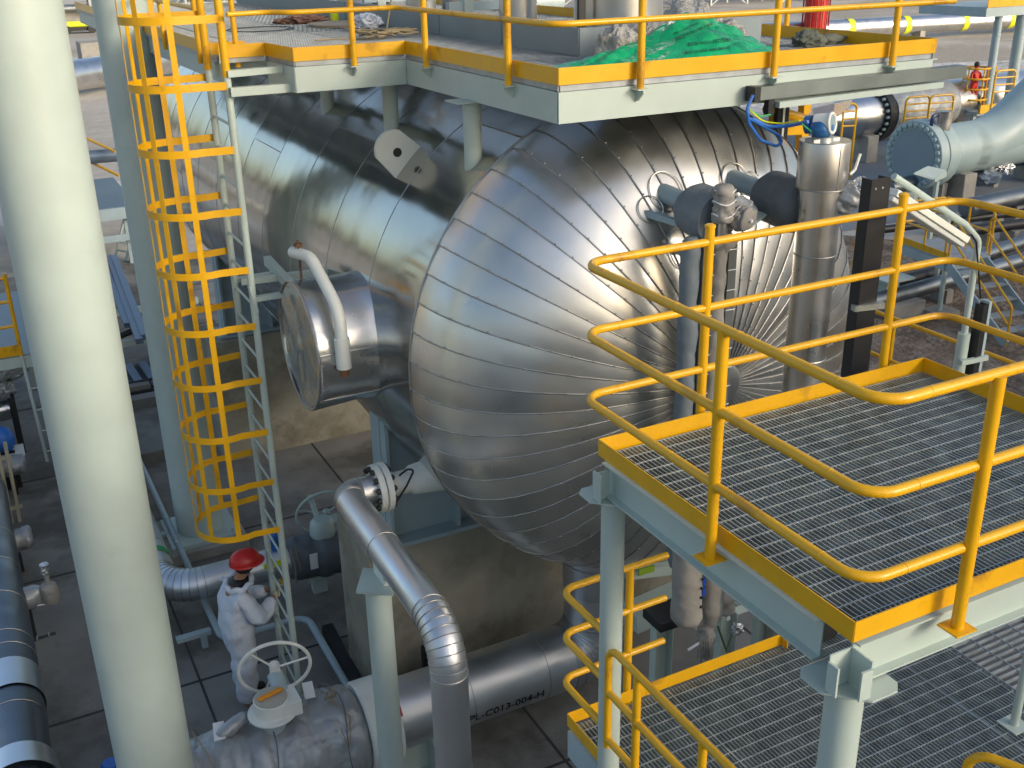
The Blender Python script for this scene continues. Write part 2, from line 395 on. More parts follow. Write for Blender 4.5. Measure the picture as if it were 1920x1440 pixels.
# stiffened beam ends that overhang the columns
z0_, z1_ = pz - .225, pz - .03
cx, cy = 2.905, 2.635
for bx_ in (((cx - .12, cy - .004, z0_), (cx - .0, cy + .004, z1_ - .02), (cx - .128, cy - .06, z0_), (cx - .118, cy + .0, z1_ - .05)), ((cx - .004, cy - .12, z0_), (cx + .004, cy - .005, z1_ - .02), (cx - .06, cy - .128, z0_), (cx + .0, cy - .118, z1_ - .05)), ((cx - .10, cy + 1.86, z0_), (cx - .02, cy + 1.868, z1_ - .02), (cx - .108, cy + 1.82, z0_), (cx - .098, cy + 1.9, z1_ - .02))):
    e = MB(); e.box(bx_[0], bx_[1]); e.box(bx_[2], bx_[3]); e.build('stiffener', PALE, t, smooth=False)
railing(t, [[(2.81, 3.6), (2.81, 4.68), (5.62, 4.68), (5.62, 2.54), (2.81, 2.54), (2.81, 3.6)]],
        [(2.81, 3.48), (3.39, 2.52), (4.6, 2.52), (5.62, 3.6), (3.64, 4.68, -1.50), (5.12, 4.68, -1.50)], (-1.585, -1.975, -2.355), pz - .045)
def pipe_column(x, y, r, z0, z1, label, grp='pipe columns under the near platform'):
    t = thing('platform_column', (x, y, z0), label, 'column', grp)
    MB().cyl((x, y, z0), (x, y, z1 - .012), r, 40).build('shaft', PALE, t)
    c = MB(); n = 8
    pl = [V((x - .17, y - .02, z1 - .012)), V((x - .17, y + .10, z1 - .012)), V((x - .13, y + .14, z1 - .012)), V((x + .10, y + .14, z1 - .012)), V((x + .16, y + .08, z1 - .012)), V((x + .16, y - .13, z1 - .012)), V((x + .12, y - .17, z1 - .012)), V((x - .02, y - .17, z1 - .012))]
    c.prism(pl, (0, 0, 0), (0, 0, .011)); c.build('cap_plate', PALE, t, smooth=False)
    return t
pipe_column(2.925, 2.66, .083, G, pz - .228, 'pale pipe column under the near corner of the near platform, right of bottom centre')
pipe_column(2.935, 4.53, .070, G, pz - .228, 'pale pipe column passing the yellow loops, at bottom centre')

# ------------------------------------------------ near lower platform
lx0, ly1, lz = 2.945, 5.07, -5.0
t = thing('access_platform', (lx0, ly1, lz), 'lower grating platform at bottom right with grey deck and curled yellow rails', 'platform')
g = MB(); r_ = MB(); grating(g, r_, lx0 + .03, 5.9, -.5, ly1 - .03, lz + .012, pitch=.029)
for x in (3.75, 4.6, 5.45): g.box((x - .004, -.5, lz - .02), (x + .004, ly1 - .03, lz + .013))
gr = g.build('grating', GALV, t, smooth=False); r_.build('cross_rods', ROD, gr, smooth=False)
g = MB(); r_ = MB(); grating(g, r_, 5.92, 10.5, -.5, ly1 - .03, lz + .012, pitch=.06, rodp=.2, th=.012, along='x')
gr = g.build('landing_grating', GALVL, t, smooth=False); r_.build('cross_rods', ROD, gr, smooth=False)
tb = MB()
for a in [(lx0, ly1, 4.83, ly1), (lx0, ly1, lx0, -.5), (4.83, ly1, 4.83, ly1 - .07)]: plate_wall(tb, *a, lz, lz + .1)
tb.build('toe_board', YEL, t, smooth=False)
for a, b in (((lx0 + .02, -.5), (lx0 + .02, ly1 - .02)), ((lx0 + .04, ly1 - .03), (10.4, ly1 - .03)), ((5.9, -.4), (5.9, ly1 - .1))):
    d = MB(); d.bar((*a, lz - .14), (*b, lz - .14), .06, .22); d.build('edge_beam', PALEB, t, smooth=False)
railing(t, [[(2.905, 4.58), (2.90, 5.08), (3.75, 5.10)]], [(3.45, 5.10)], (-3.895, -4.24, -4.60), lz - .03, bend=.10)
o = MB().tube([(2.865, -.4, -3.905), (2.865, 4.44, -3.905), (2.865, 4.44, -4.66)], .0235, 14, bend=.10); o.build('rail', YEL, t)
for z in (-4.24, -4.60): MB().tube([(2.865, -.4, z), (2.865, 4.43, z)], .0235, 14).build('rail', YEL, t)
for y in (4.13, 3.51, 2.7, 1.9): MB().cyl((2.865, y, lz - .03), (2.865, y, -3.91), .025, 14).build('post', YEL, t)
MB().tube([(4.15, 2.88, -4.9), (4.15, 2.88, -4.02), (4.55, 2.1, -4.02), (5.0, 1.0, -4.02)], .026, 14, bend=.12).build('rail', YEL, t)
t = thing('pipe_stand', (5.6, 3.6, lz), 'thin pale pipe stand on the lower grating at the right edge', 'stand')
MB().cyl((5.6, 3.6, lz + .015), (5.6, 3.6, -3.1), .03, 14).build('pole', PALE, t)
MB().box((5.52, 3.52, lz + .016), (5.68, 3.68, lz + .024)).build('base_plate', PALE, t, smooth=False)

# ------------------------------------------------ upper platform over the vessel
uz = -1.0
T = thing('upper_platform', (4.05, 7.11, uz), 'large upper platform over the vessel with bright yellow toe boards and pale beams', 'platform')
uo = [(2.33, 10.16), (2.91, 10.16), (4.05, 10.16), (4.05, 7.11), (7.95, 7.11), (7.95, 22.5), (2.33, 22.5), (2.33, 10.95)]
OUT = [(2.78, 10.9), (2.92, 10.14), (4.05, 10.12), (4.05, 7.11), (7.95, 7.11), (7.95, 22.5), (2.55, 22.5), (2.55, 10.98)]
g = MB(); r_ = MB()
grating(g, r_, 4.08, 7.92, 7.14, 13.4, uz + .01, pitch=.028, rodp=.1, dp=.05)
grating(g, r_, 2.95, 4.06, 10.16, 22.4, uz + .01, pitch=.028, rodp=.1, dp=.05)
grating(g, r_, 2.4, 2.92, 10.98, 22.4, uz + .01, pitch=.028, rodp=.1, dp=.05)
grating(g, r_, 4.08, 7.92, 13.45, 22.4, uz + .01, pitch=.06, rodp=.2)
gr = g.build('grating', GALVL, T, smooth=False); r_.build('cross_rods', GALVL, gr, smooth=False)
tb = MB()
for a in [(2.36, 10.12, 2.79, 10.12), (2.79, 10.12, 2.79, 10.9)][:0]: pass
segs = [(2.40, 10.90, 2.86, 10.90), (2.86, 10.90, 2.92, 10.13), (2.92, 10.13, 4.05, 10.13), (4.05, 10.13, 4.05, 7.11), (4.05, 7.11, 7.95, 7.11), (7.95, 7.11, 7.95, 22.5), (2.40, 11.6, 2.40, 22.5), (2.40, 11.25, 2.75, 11.25)]
for a in segs: plate_wall(tb, *a, uz, uz + .126, .008)
tb.build('toe_board', YEL, T, smooth=False)
tr = MB()
for a in segs[:6]:
    p, q = V((a[0], a[1], 0)), V((a[2], a[3], 0)); n = V((-(q - p).y, (q - p).x, 0)).normalized() * .02
    tr.bar(p + n + V((0, 0, uz - .025)), q + n + V((0, 0, uz - .025)), .012, .046)
tr.build('grating_edge', GALVL, T, smooth=False)
def beamseg(p, q, zt, zb, w=.012, fl=.07, m=PALE, nm='edge_beam', side=1):
    d = MB(); p, q = V((*p, 0)), V((*q, 0)); n = V((-(q - p).y, (q - p).x, 0)).normalized() * side
    d.bar(p + V((0, 0, (zt + zb) / 2)), q + V((0, 0, (zt + zb) / 2)), w, zt - zb)
    for z in (zt - .006, zb + .006): d.bar(p + n * (fl / 2 + w / 2 + .001) + V((0, 0, z)), q + n * (fl / 2 + w / 2 + .001) + V((0, 0, z)), fl, .012)
    return d.build(nm, m, T, smooth=False)
for p, q in (((4.05, 7.115), (7.93, 7.115)), ((4.052, 10.13), (4.052, 7.13)), ((2.92, 10.135), (4.04, 10.135)), ((2.86, 10.88), (2.918, 10.14)), ((7.93, 22.4), (7.93, 7.13))):
    beamseg(p, q, uz - .052, uz - .285)
beamseg((2.44, 11.0), (2.44, 22.4), uz - .052, uz - .25, side=-1)
beamseg((2.33, 10.30), (2.90, 10.42), uz - .06, uz - .12); beamseg((2.33, 10.26), (2.93, 10.26), uz - .21, uz - .29)
beamseg((2.40, 11.15), (2.92, 11.15), uz - .06, uz - .2)
jo = MB()
for y in (8.8, 12.0, 14.2, 16.4, 18.6, 20.8): jo.bar((2.5 if y > 11 else 4.1, y, uz - .14), (7.9, y, uz - .14), .1, .17)
for x in (4.1, 5.9): jo.bar((x, 7.2, uz - .2), (x, 22, uz - .2), .1, .1)
jo.build('joist', PALE, T, smooth=False)
for (x, y) in ((4.09, 8.74), (4.10, 10.78), (4.08, 12.86), (4.08, 15.0)):
    s = MB(); rz = -1.86
    s.cyl((x, y, uz - .300), (x, y, -2.05), .082, 28)
    s.build('support_post', PALE, T)
    s = MB(); s.box((x - .2, y - .14, uz - .299), (x + .12, y + .14, uz - .287)); s.build('post_plate', PALE, T, smooth=False)
for (x, y) in ((7.2, 9), (7.2, 12), (7.2, 16)):
    MB().cyl((x, y, uz - .25), (x, y, -2.2), .082, 20).build('support_post', PALE, T)
# rails
zs = (.12, -.2, -.56)
upath = [(2.33, 10.22), (2.80, 10.16), (2.93, 10.02), (4.0, 10.03), (4.0, 7.03), (7.99, 7.03), (7.99, 22.4)]
upath = [(2.36, 10.20), (2.74, 10.28), (2.90, 10.05), (3.96, 10.05), (3.96, 7.03), (8.02, 7.03)]
railing(T, [upath], [], zs, uz, bend=.16)
railing(T, [[(8.02, 10.2), (8.02, 22.4)], [(2.36, 11.6), (2.36, 22.4)]], [(8.02, 9.2), (8.02, 12.2), (8.02, 15.2), (8.02, 18.2), (2.36, 11.6), (2.36, 13.5), (2.36, 15.5), (2.60, 11.0)], zs, uz - .1, foot=False)
def bracket(x, y, nx, ny):
    b = MB(); zb = uz - .145 + .075
    b.box((x - .05, y - .05, uz - .078), (x + .05, y + .05, uz - .068))
    tx, ty = -nx, -ny
    b.prism([V((x + tx * .06, y + ty * .06, uz - .079)), V((x + nx * .04, y + ny * .04, uz - .079)), V((x + nx * .04, y + ny * .04, uz - .10)), V((x + tx * .03, y + ty * .03, uz - .165)), V((x + tx * .06, y + ty * .06, uz - .165))], V((ny, nx, 0)) * 0, V((abs(ny), abs(nx), 0)) * .01)
    return b.build('bracket', PALE, T, smooth=False)
for (x, y, nx, ny) in ((3.49, 10.07, 0, -1), (4.0, 9.52, -1, 0), (4.0, 7.84, -1, 0), (4.74, 7.05, 0, -1), (6.05, 7.05, 0, -1), (7.37, 7.05, 0, -1)):
    MB().cyl((x, y, uz - .068), (x, y, .12), .03, 18).build('post', YEL, T)
    bracket(x, y, nx, ny)
# raised kickplate round the equipment on the deck
k = MB()
for a in ((5.2, 8.75, 5.2, 21.5), (5.2, 8.75, 7.3, 8.75)): plate_wall(k, *a, uz + .015, uz + .26, .02)
for y in (10.3, 11.9, 13.5, 15.2): k.box((5.185, y, uz + .02), (5.189, y + .02, uz + .25))
k.build('kick_plate', BOARDG, T, smooth=False)

# ================================================================== LADDER WITH CAGE
LX = 2.33; LY0, LY1 = 10.36, 11.135
t = thing('caged_ladder', (LX, (LY0 + LY1) / 2, G), 'tall pale ladder with a long yellow safety cage, left of the vessel', 'ladder')
for y in (LY0, LY1):
    MB().tube([(LX, y, G), (LX, y, -1.12)], .037, 16).build('stile', PALE, t)
    MB().tube([(LX, y, -1.12), (LX, y, .3)], .039, 16).build('handrail', YEL, t)
rg = None
z = -8.47; k = 0
while z < -1.1:
    MB().tube([(LX, LY0, z), (LX, LY1, z)], .014, 10).build('rung', PALE, t); z += .3
YC = (LY0 + LY1) / 2; HR = .40
def hoop_pts(z, n=26):
    pts = [V((LX - .03, LY0 - .0, z))]
    cx = LX - .48; ry = .46; rx = .44
    for i in range(n + 1):
        a = -PI / 2 * .98 - (PI * .98) * 0 - i / n * PI * 1.02 + .03
        pts.append(V((cx + rx * math.cos(a) , YC + ry * math.sin(a), z)))
    pts.append(V((LX - .03, LY1, z)))
    return pts
def band(mb, pts, h, th=.006):
    n = len(pts); vs = []
    for i, p in enumerate(pts):
        t_ = (pts[min(i + 1, n - 1)] - pts[max(i - 1, 0)]).normalized(); nn = V((-t_.y, t_.x, 0)) * th / 2
        vs += [p - nn - V((0, 0, h / 2)), p + nn - V((0, 0, h / 2)), p + nn + V((0, 0, h / 2)), p - nn + V((0, 0, h / 2))]
    fs = []
    for i in range(n - 1):
        for k in range(4): fs.append((i * 4 + k, i * 4 + (k + 1) % 4, i * 4 + 4 + (k + 1) % 4, i * 4 + 4 + k))
    fs += [(3, 2, 1, 0), (n * 4 - 4, n * 4 - 3, n * 4 - 2, n * 4 - 1)]
    return mb.add(vs, fs)
hz = [-.32, -.86, -1.40, -1.95, -2.52, -3.09, -3.66, -4.23, -4.80, -5.37, -5.94][:0]
HC = (1.91, YC); HRR = .42
def hoop(z):
    pts = [V((LX - .02, LY0 - .04, z))]
    a0 = -72
    for i in range(31):
        a = rad(a0 - i * (360 + 2 * a0) / 30)
        pts.append(V((HC[0] + HRR * math.cos(a), HC[1] + HRR * math.sin(a), z)))
    pts.append(V((LX - .02, LY1 + .04, z)))
    return pts
for k in range(10):
    z = -.60 - .595 * k
    band(MB(), hoop(z), .072).build('hoop', YEL, t, ang=50)
for a in (180, 222, 264, 138, 96):
    a = rad(a); x, y = HC[0] + (HRR - .006) * math.cos(a), HC[1] + (HRR - .006) * math.sin(a)
    tn = V((-math.sin(a), math.cos(a), 0)) * .028; n = V((math.cos(a), math.sin(a), 0)) * .003
    p = V((x, y, 0)); s = MB()
    s.prism([p - tn - n + V((0, 0, -5.99)), p + tn - n + V((0, 0, -5.99)), p + tn + n + V((0, 0, -5.99)), p - tn + n + V((0, 0, -5.99))], (0, 0, 0), (0, 0, 5.99 + .6))
    s.build('cage_strap', YEL, t, smooth=False)
# stand-off brackets to the vessel and to the deck
b = MB()
for y in (LY0, LY1):
    b.bar((LX, y, -3.30), (LX + .5, y, -3.30), .07, .05); b.bar((LX - .02, y, -3.16), (LX + .02, y, -3.44), .09, .03)
b.bar((LX + .45, LY0 - .08, -3.30), (LX + .45, LY1 + .3, -3.22), .08, .10)
b.bar((LX + .05, LY1 - .1, -3.30), (LX + .95, LY1 - .35, -3.26), .07, .07)
b.box((LX + .40, LY0 - .09, -3.55), (LX + .5, LY0 - .03, -3.2))
b.build('bracket', PALE, t, smooth=False)

# ================================================================== VESSEL
yt = 8.4; xc, zc, Rv = .671 * yt, -.44 * yt, .2874 * yt
YEND = 21.0
T = thing('pressure_vessel', (xc, yt, zc), 'huge horizontal vessel in shiny riveted metal cladding with a domed head', 'vessel')
HD = 1.44; HN = 2.3
def hprof(s):   # s 0..1 from knuckle to apex -> (radius, depth)
    u = s * PI / 2
    return Rv * max(0, math.cos(u)) ** (2 / HN), HD * math.sin(u) ** (2 / HN)
def hpt(th, s, off=0.0):
    r, d = hprof(s)
    e = 1e-3; r2, d2 = hprof(min(1, s + e)); r1, d1 = hprof(max(0, s - e))
    tr, td = r2 - r1, d2 - d1; L = math.hypot(tr, td) or 1; nr, nd = td / L, -tr / L
    r, d = r + nr * off, d + nd * off
    return V((xc + r * math.cos(th), yt - d, zc + r * math.sin(th)))
NG = 56; head = MB(); seam_list = []; th0 = rad(136.2)
SS = [0, .006, .03, .07, .12, .18, .25, .32, .40, .48, .56, .64, .72, .80, .87, .93, .965]
for gix in range(NG):
    a0 = th0 + gix * 2 * PI / NG; a1 = a0 + 2 * PI / NG
    # a gore is bent along its length only, so it is almost flat across
    vs = []; nk = 4; lift = .012 * (gix % 2)
    for s in SS:
        p0 = hpt(a0, s, .0); p1 = hpt(a1, s, .005); w_ = (p1 - p0).length
        m_ = hpt((a0 + a1) / 2, s, .005) - (p0 + p1) / 2
        jit = .0035 * noise.noise(V((gix * 3.1, s * 3, 0)))
        for k in range(nk + 1):
            f = k / nk; vs.append(p0.lerp(p1, f) + m_ * (4 * f * (1 - f)) * (.93 + 12 * jit))
    fs = [(i * (nk + 1) + k, i * (nk + 1) + k + 1, (i + 1) * (nk + 1) + k + 1, (i + 1) * (nk + 1) + k) for i in range(len(SS) - 1) for k in range(nk)]
    c = (random.random(), random.random(), random.random())
    head.add(vs, fs, c)
    # lapped edge of the neighbouring gore and its rivets
    seams = MB(); seam_list.append(seams); P = [hpt(a0, s, .008) for s in SS]
    seams.tube(P, [.0065] * (len(P) - 4) + [.006, .005, .004, .003], 6, c=c)
    L = 0; nxt = .12
    for i in range(1, 400):
        s = i / 400 * .93; p = hpt(a0 - .004, s, .016)
        if i > 1: L += (p - lastp).length
        lastp = p
        if L > nxt:
            nxt += .19; n_ = (hpt(a0, s, .03) - hpt(a0, s, 0)).normalized(); seams.lathe(p, p + n_ * .006, [(0, .008), (.7, .007), (1, .002)], 6, c=c)
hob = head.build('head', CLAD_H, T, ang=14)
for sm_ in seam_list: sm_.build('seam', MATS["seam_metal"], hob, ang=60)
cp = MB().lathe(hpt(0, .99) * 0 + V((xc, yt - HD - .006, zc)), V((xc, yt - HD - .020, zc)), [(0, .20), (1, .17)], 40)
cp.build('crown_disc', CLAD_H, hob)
# shell rings
sh = MB(); rings = []
y = yt; k = 0; RS = Rv + .002
while y < YEND:
    y2 = min(YEND, y + (1.28 if k else 1.15)); nseg = 96; c0 = rad((k * 67) % 360)
    for part in range(3):
        aa = c0 + part * 2 * PI / 3; ab = aa + 2 * PI / 3; n = nseg // 3; vs = []; rows = 5
        for j in range(rows + 1):
            yy = y + (y2 - y) * j / rows
            for i in range(n + 1):
                a = aa + (ab - aa) * i / n
                dr = .010 * (j / rows) + .0035 * noise.noise(V((math.cos(a) * 4, yy * 2.2, math.sin(a) * 4))) + (.004 if i == n else 0)
                vs.append(V((xc + (RS + dr) * math.cos(a), yy, zc + (RS + dr) * math.sin(a))))
        sh.add(vs, [(j * (n + 1) + i, j * (n + 1) + i + 1, (j + 1) * (n + 1) + i + 1, (j + 1) * (n + 1) + i) for j in range(rows) for i in range(n)], (random.random(), random.random(), random.random()))
    rings.append((y2, c0)); y = y2; k += 1
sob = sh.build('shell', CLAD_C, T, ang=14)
b = MB()
for yy, c0 in rings[:-1]:
    MB().ring((xc, yy, zc), (0, 1, 0), RS + .008, .006, 120, 6).build('band', MATS["seam_metal"], sob, ang=60)
MB().ring((xc, yt - .005, zc), (0, 1, 0), RS + .004, .011, 140, 6).build('band', MATS["seam_metal"], sob, ang=60)
for i, (yy, c0) in enumerate(rings[:-1]):
    for part in range(3):
        a = c0 + part * 2 * PI / 3; y0_ = yt if i == 0 else rings[i - 1][0]
        b = MB().tube([V((xc + (RS + .008) * math.cos(a), q, zc + (RS + .008) * math.sin(a))) for q in (y0_, yy)], .006, 6); b.build('lap_seam', MATS["seam_metal"], sob, ang=60)
fe = MB(); vs = [(0, Rv)] + [(math.sin(i / 10 * PI / 2), Rv * math.cos(i / 10 * PI / 2)) for i in range(1, 11)]
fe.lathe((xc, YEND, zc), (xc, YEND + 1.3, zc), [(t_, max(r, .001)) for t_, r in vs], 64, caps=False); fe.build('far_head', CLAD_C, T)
# patch rings and plates where nozzles leave the head
def head_hit(x, y):
    d = ray(x, y); lo = None
    s_ = 5.0 / 1990
    for i in range(4000):
        p = d * (s_ + i * 1e-6 * 2.2)
        pass
    return None
def on_head(x, z, off=0.0):
    th = math.atan2(z - zc, x - xc); r = math.hypot(x - xc, z - zc)
    lo, hi = 0.0, 1.0
    for _ in range(40):
        m_ = (lo + hi) / 2
        if hprof(m_)[0] > r: lo = m_
        else: hi = m_
    return hpt(th, lo, off)
pr = MB()
def patch(x, z, rx, rz, rot=0):
    pts = []
    for i in range(36):
        a = 2 * PI * i / 36; u, v_ = rx * math.cos(a), rz * math.sin(a)
        pts.append(on_head(x + u * math.cos(rot) - v_ * math.sin(rot), z + u * math.sin(rot) + v_ * math.cos(rot), .02))
    lab(MB().tube(pts, .006, 8, closed=True).build('patch_rim', CLAD_H, T, ang=40), 'thin rolled rim of a cladding patch round a nozzle')
    return pts
for a in ((5.21, -1.98, .15, .15, 0), (5.03, -2.10, .11, .10, .3), (5.93, -1.96, .15, .13, 0), (6.10, -2.00, .09, .08, 0), (5.26, -2.42, .13, .18, 0)):
    pts = patch(*a)

# lifting lug
def lug(Y, ang, mate, w_=.215, flip=1):
    a = rad(ang); n = V((math.cos(a), 0, math.sin(a))); tt = V((-math.sin(a), 0, math.cos(a)))
    c = V((xc, Y, zc)) + n * (Rv + .02)
    poly = [c - n * .14 - tt * w_ * .98, c - n * .14 + tt * w_ * .98]
    for i in range(19):
        b_ = PI / 2 - PI * i / 18
        b_ = rad(62) - rad(124) * i / 18
        poly.append(c + n * .17 + tt * (.19 * math.sin(b_) * 1.05) + n * (.19 * math.cos(b_)))
    m = MB(); m.prism(poly, (0, 0, 0), (0, .055, 0))
    o = m.build('lifting_lug', mate, T, ang=30)
    h = MB(); hc = c + n * .13
    h.cyl(hc - V((0, .004, 0)), hc + V((0, .059, 0)), .045, 24)
    h.build('pin_hole', BLACK, o)
    return o
lug(9.90, 135.5, mat("lug_primer", (0.68, 0.68, 0.61), .5, var=.06, bump=.1))
lug(18.0, 128, BOARDG)
# manway on the left side with its davit
mc = V((xc, 9.84, -3.69)); mx0 = 2.61
m = MB(); n = 56
for i in range(3):
    pass
prof = [(0.0, .640), (.012, .652), (.03, .650), (.45, .645), (.74, .655), (.76, .665), (1, .67)]
vs = []; seg = 64; L0 = 1.1
for t_, r in prof:
    for i in range(seg):
        a = 2 * PI * i / seg; rr = r + .026 * noise.noise(V((math.cos(a) * 1.6, math.sin(a) * 1.6, t_ * 3))) + .010 * noise.noise(V((math.cos(a) * 5, math.sin(a) * 5, t_ * 6)))
        vs.append(V((mx0 + t_ * L0, mc.y + rr * math.cos(a), mc.z + rr * math.sin(a))))
m.add(vs, [(k * seg + i, k * seg + (i + 1) % seg, (k + 1) * seg + (i + 1) % seg, (k + 1) * seg + i) for k in range(len(prof) - 1) for i in range(seg)])
mo = m.build('manway', CLAD_M, T, ang=50)
f = MB(); vs = [V((mx0 - .01, mc.y, mc.z))]
NR = 9
for k in range(1, NR + 1):
    for i in range(seg):
        a = 2 * PI * i / seg; r = .645 * k / NR
        vs.append(V((mx0 + .015 + .022 * noise.noise(V((r * math.cos(a) * 3, r * math.sin(a) * 3, 4))) + .012 * noise.noise(V((r * math.cos(a) * 7, r * math.sin(a) * 7, 9))), mc.y + r * math.cos(a), mc.z + r * math.sin(a))))
fs = [(0, 1 + i, 1 + (i + 1) % seg) for i in range(seg)] + [(1 + k * seg + i, 1 + k * seg + (i + 1) % seg, 1 + (k + 1) * seg + (i + 1) % seg, 1 + (k + 1) * seg + i) for k in range(NR - 1) for i in range(seg)]
f.add(vs, fs); f.build('cover', CLAD_M, mo, ang=50)
rm = MB(); rm.ring((mx0 + .005, mc.y, mc.z), (1, 0, 0), .652, .012, 64, 8); rm.ring((mx0 + .8, mc.y, mc.z), (1, 0, 0), .662, .009, 64, 8)
rm.tube([(mx0 + .02, mc.y - .655, mc.z + .1), (mx0 + .8, mc.y - .663, mc.z + .1)], .008, 6)
rm.tube([(mx0 + .02, mc.y - .5, mc.z - .42), (mx0 + .8, mc.y - .5, mc.z - .43)], .008, 6)
rm.build('rim', MATS["seam_metal"], mo)
da = [at(645, 686, 1, 9.12), at(640, 610, 1, 9.12), at(622, 520, 1, 9.3), at(568, 490, 1, 9.8)]
da[1].x = da[0].x; 
dv = MB(); dv.tube([da[0] + V((0, 0, .0)), V((da[0].x, da[0].y, -3.15)), V((da[0].x - .03, 9.80, -2.79)), V((da[0].x - .12, 10.10, -2.80))], .058, 20, bend=.32, nb=10)
dvo = dv.build('davit', WHITE, mo)
s = MB(); s.cyl(da[0] + V((0, 0, -.02)), da[0] + V((0, 0, .28)), .073, 24); s.build('sleeve', WHITE, dvo)
s = MB(); s.cyl(da[0] + V((0, 0, -.10)), da[0] + V((0, 0, -.02)), .045, 16); s.build('pin', RUST, dvo)
s = MB(); q = V((da[0].x - .09, 9.98, -2.66)); s.cyl(q, q + V((0, 0, -.40)), .012, 8); s.box(q + V((-.035, -.035, -.06)), q + V((.035, .035, -.03)))
s.build('hanger_bolt', RUST, dvo)
# bottom nozzle, saddle
ny = 9.02
s = MB(); s.lathe((xc, ny, -5.9), (xc, ny, -6.98), [(0, .415), (.62, .415), (.63, .43), (.66, .43), (.665, .40), (1, .40)], 40); s.build('bottom_nozzle', CLAD_P, T)
def saddle(Y, parent, plate_m):
    s = MB(); hw = 2.15; zb = -6.32
    poly = [V((xc - hw, Y, zb)), V((xc + hw, Y, zb)), V((xc + hw, Y, zc - .95))]
    for i in range(25):
        a = rad(-22 - 136 * i / 24); poly.append(V((xc + (Rv - .1) * math.cos(a), Y, zc + (Rv - .1) * math.sin(a))))
    poly.append(V((xc - hw, Y, zc - .95)))
    s.prism(poly, (0, 0, 0), (0, .03, 0))
    for x in (-2.12, -1.3, -.5, .5, 1.3, 2.12):
        zt = zc - math.sqrt(max(0, (Rv - .12) ** 2 - x * x)) if abs(x) < 2.2 else zc - 1
        s.box((xc + x - .02, Y - .16, zb), (xc + x + .02, Y + .3, min(zt, zc - .95)))
    s.box((xc - hw - .1, Y - .22, zb - .05), (xc + hw + .1, Y + .36, zb - .001))
    return s.build('saddle', plate_m, parent, smooth=False)
saddle(10.15, T, PALEB); saddle(18.2, T, PALEB)
# left nozzle with flanges
nz = V((3.55, 8.97, -5.0))
s = MB(); s.cyl((3.9, 8.97, -5.0), (3.12, 8.97, -5.0), .12, 28); s.lathe((3.35, 8.97, -5), (3.75, 8.97, -5), [(0, .12), (.1, .15), (1, .19)], 28); no_ = s.build('side_nozzle', WHITE, T)
s = MB(); s.lathe((3.12, 8.97, -5), (3.06, 8.97, -5), [(0, .25), (.8, .25), (1, .24)], 36); s.lathe((3.22, 8.97, -5), (3.12, 8.97, -5), [(0, .12), (1, .16)], 24); s.build('flange', WHITE, no_)

pier = tag(MB().box((xc - 2.45, 9.98, G), (xc + 2.45, 11.1, -6.38)).build('concrete_pier', PIERM, smooth=False, bevel=.02), 'big concrete pier carrying the near end of the vessel', 'pier')
pier2 = tag(MB().box((xc - 2.45, 17.9, G), (xc + 2.45, 19.0, -6.38)).build('concrete_pier', PIERM, smooth=False, bevel=.02), 'concrete pier under the far end of the vessel in deep shade', 'pier')

# ================================================================== PIPEWORK
def clad_pipe(name, pts, r, label, bend=0, seg=40, bands=(), m=None, group=None, cat='pipe', elbow_rings=5):
    """insulated pipe: straight tubes with lapped mitre rings round each bend"""
    t = thing(name, pts[0], label, cat, group)
    P = [V(p) for p in pts]; b = MB()
    F = fillet(P, bend, elbow_rings * 2, False) if bend else P
    # one tube, every mitre segment with its own shading tone
    n = len(F); 
    b.tube(F, r, seg, caps=True)
    cs = []
    for i in range(n - 1): cs += [(random.random(), random.random(), random.random())] * seg
    b.c = cs + [(.5, .5, .5)] * 2
    b.build('cladding', m or CLAD_P, t, ang=25)
    for i in range(1, n - 1):
        if (F[i] - F[i - 1]).length > .02: 
            ax = (F[i + 1] - F[i - 1]).normalized(); MB().ring(F[i], ax, r + .002, .005, 36, 6).build('lap_band', MATS['seam_metal'], t)
    for i in range(n - 1):
        L = (F[i + 1] - F[i]).length; u = (F[i + 1] - F[i]).normalized()
        if L > 1.2:
            k = .95
            while k < L - .2: MB().ring(F[i] + u * k, u, r + .001, .0045, 36, 6).build('lap_band', MATS['seam_metal'], t); k += .95
    return t

# small insulated pipe from the side nozzle over the white support and down
t = clad_pipe('insulated_pipe', [(2.98, 8.97, -5.0), (2.70, 8.97, -5.0), (2.64, 6.42, -5.0), (2.64, 6.42, G)], .152, 'slender silver-clad pipe that bends down to the ground in front of the pier', bend=.36)
lab(t, 'slender silver-clad pipe running forward from the white flange and bending straight down')
s = MB(); s.cyl((3.0, 8.97, -5), (2.92, 8.97, -5), .10, 24); s.lathe((3.045, 8.97, -5), (2.985, 8.97, -5), [(0, .25), (1, .245)], 36); s.lathe((2.985, 8.97, -5), (2.94, 8.97, -5), [(0, .13), (1, .13)], 24)
fl = s.build('flange', WHITE, t)
for k in range(12):
    a = k * PI / 6 + .2; y, z = 8.97 + .205 * math.cos(a), -5 + .205 * math.sin(a)
    MB().cyl((2.945, y, z), (3.16, y, z), .017, 8).cyl((2.955, y, z), (2.985, y, z), .03, 6).cyl((3.12, y, z), (3.15, y, z), .03, 6).build('bolt', DARK, fl)
s = MB(); s.box((2.50, 6.30, G), (2.78, 6.54, G + .02)); s.build('base_plate', WHITE, t)
t = thing('bonding_cable', (2.95, 8.9, -5.2), 'short green earthing cable hanging under the silver pipe elbow', 'cable')
MB().tube([(2.86, 8.92, -5.12), (2.96, 8.86, -5.20), (3.02, 8.86, -5.32), (3.0, 8.9, -5.42)], .012, 8, bend=.08).build('sheath', GRNC, t)
MB().cyl((3.0, 8.9, -5.42), (3.02, 8.88, -5.50), .018, 8).build('lug', MATS["rusty_steel"], t)
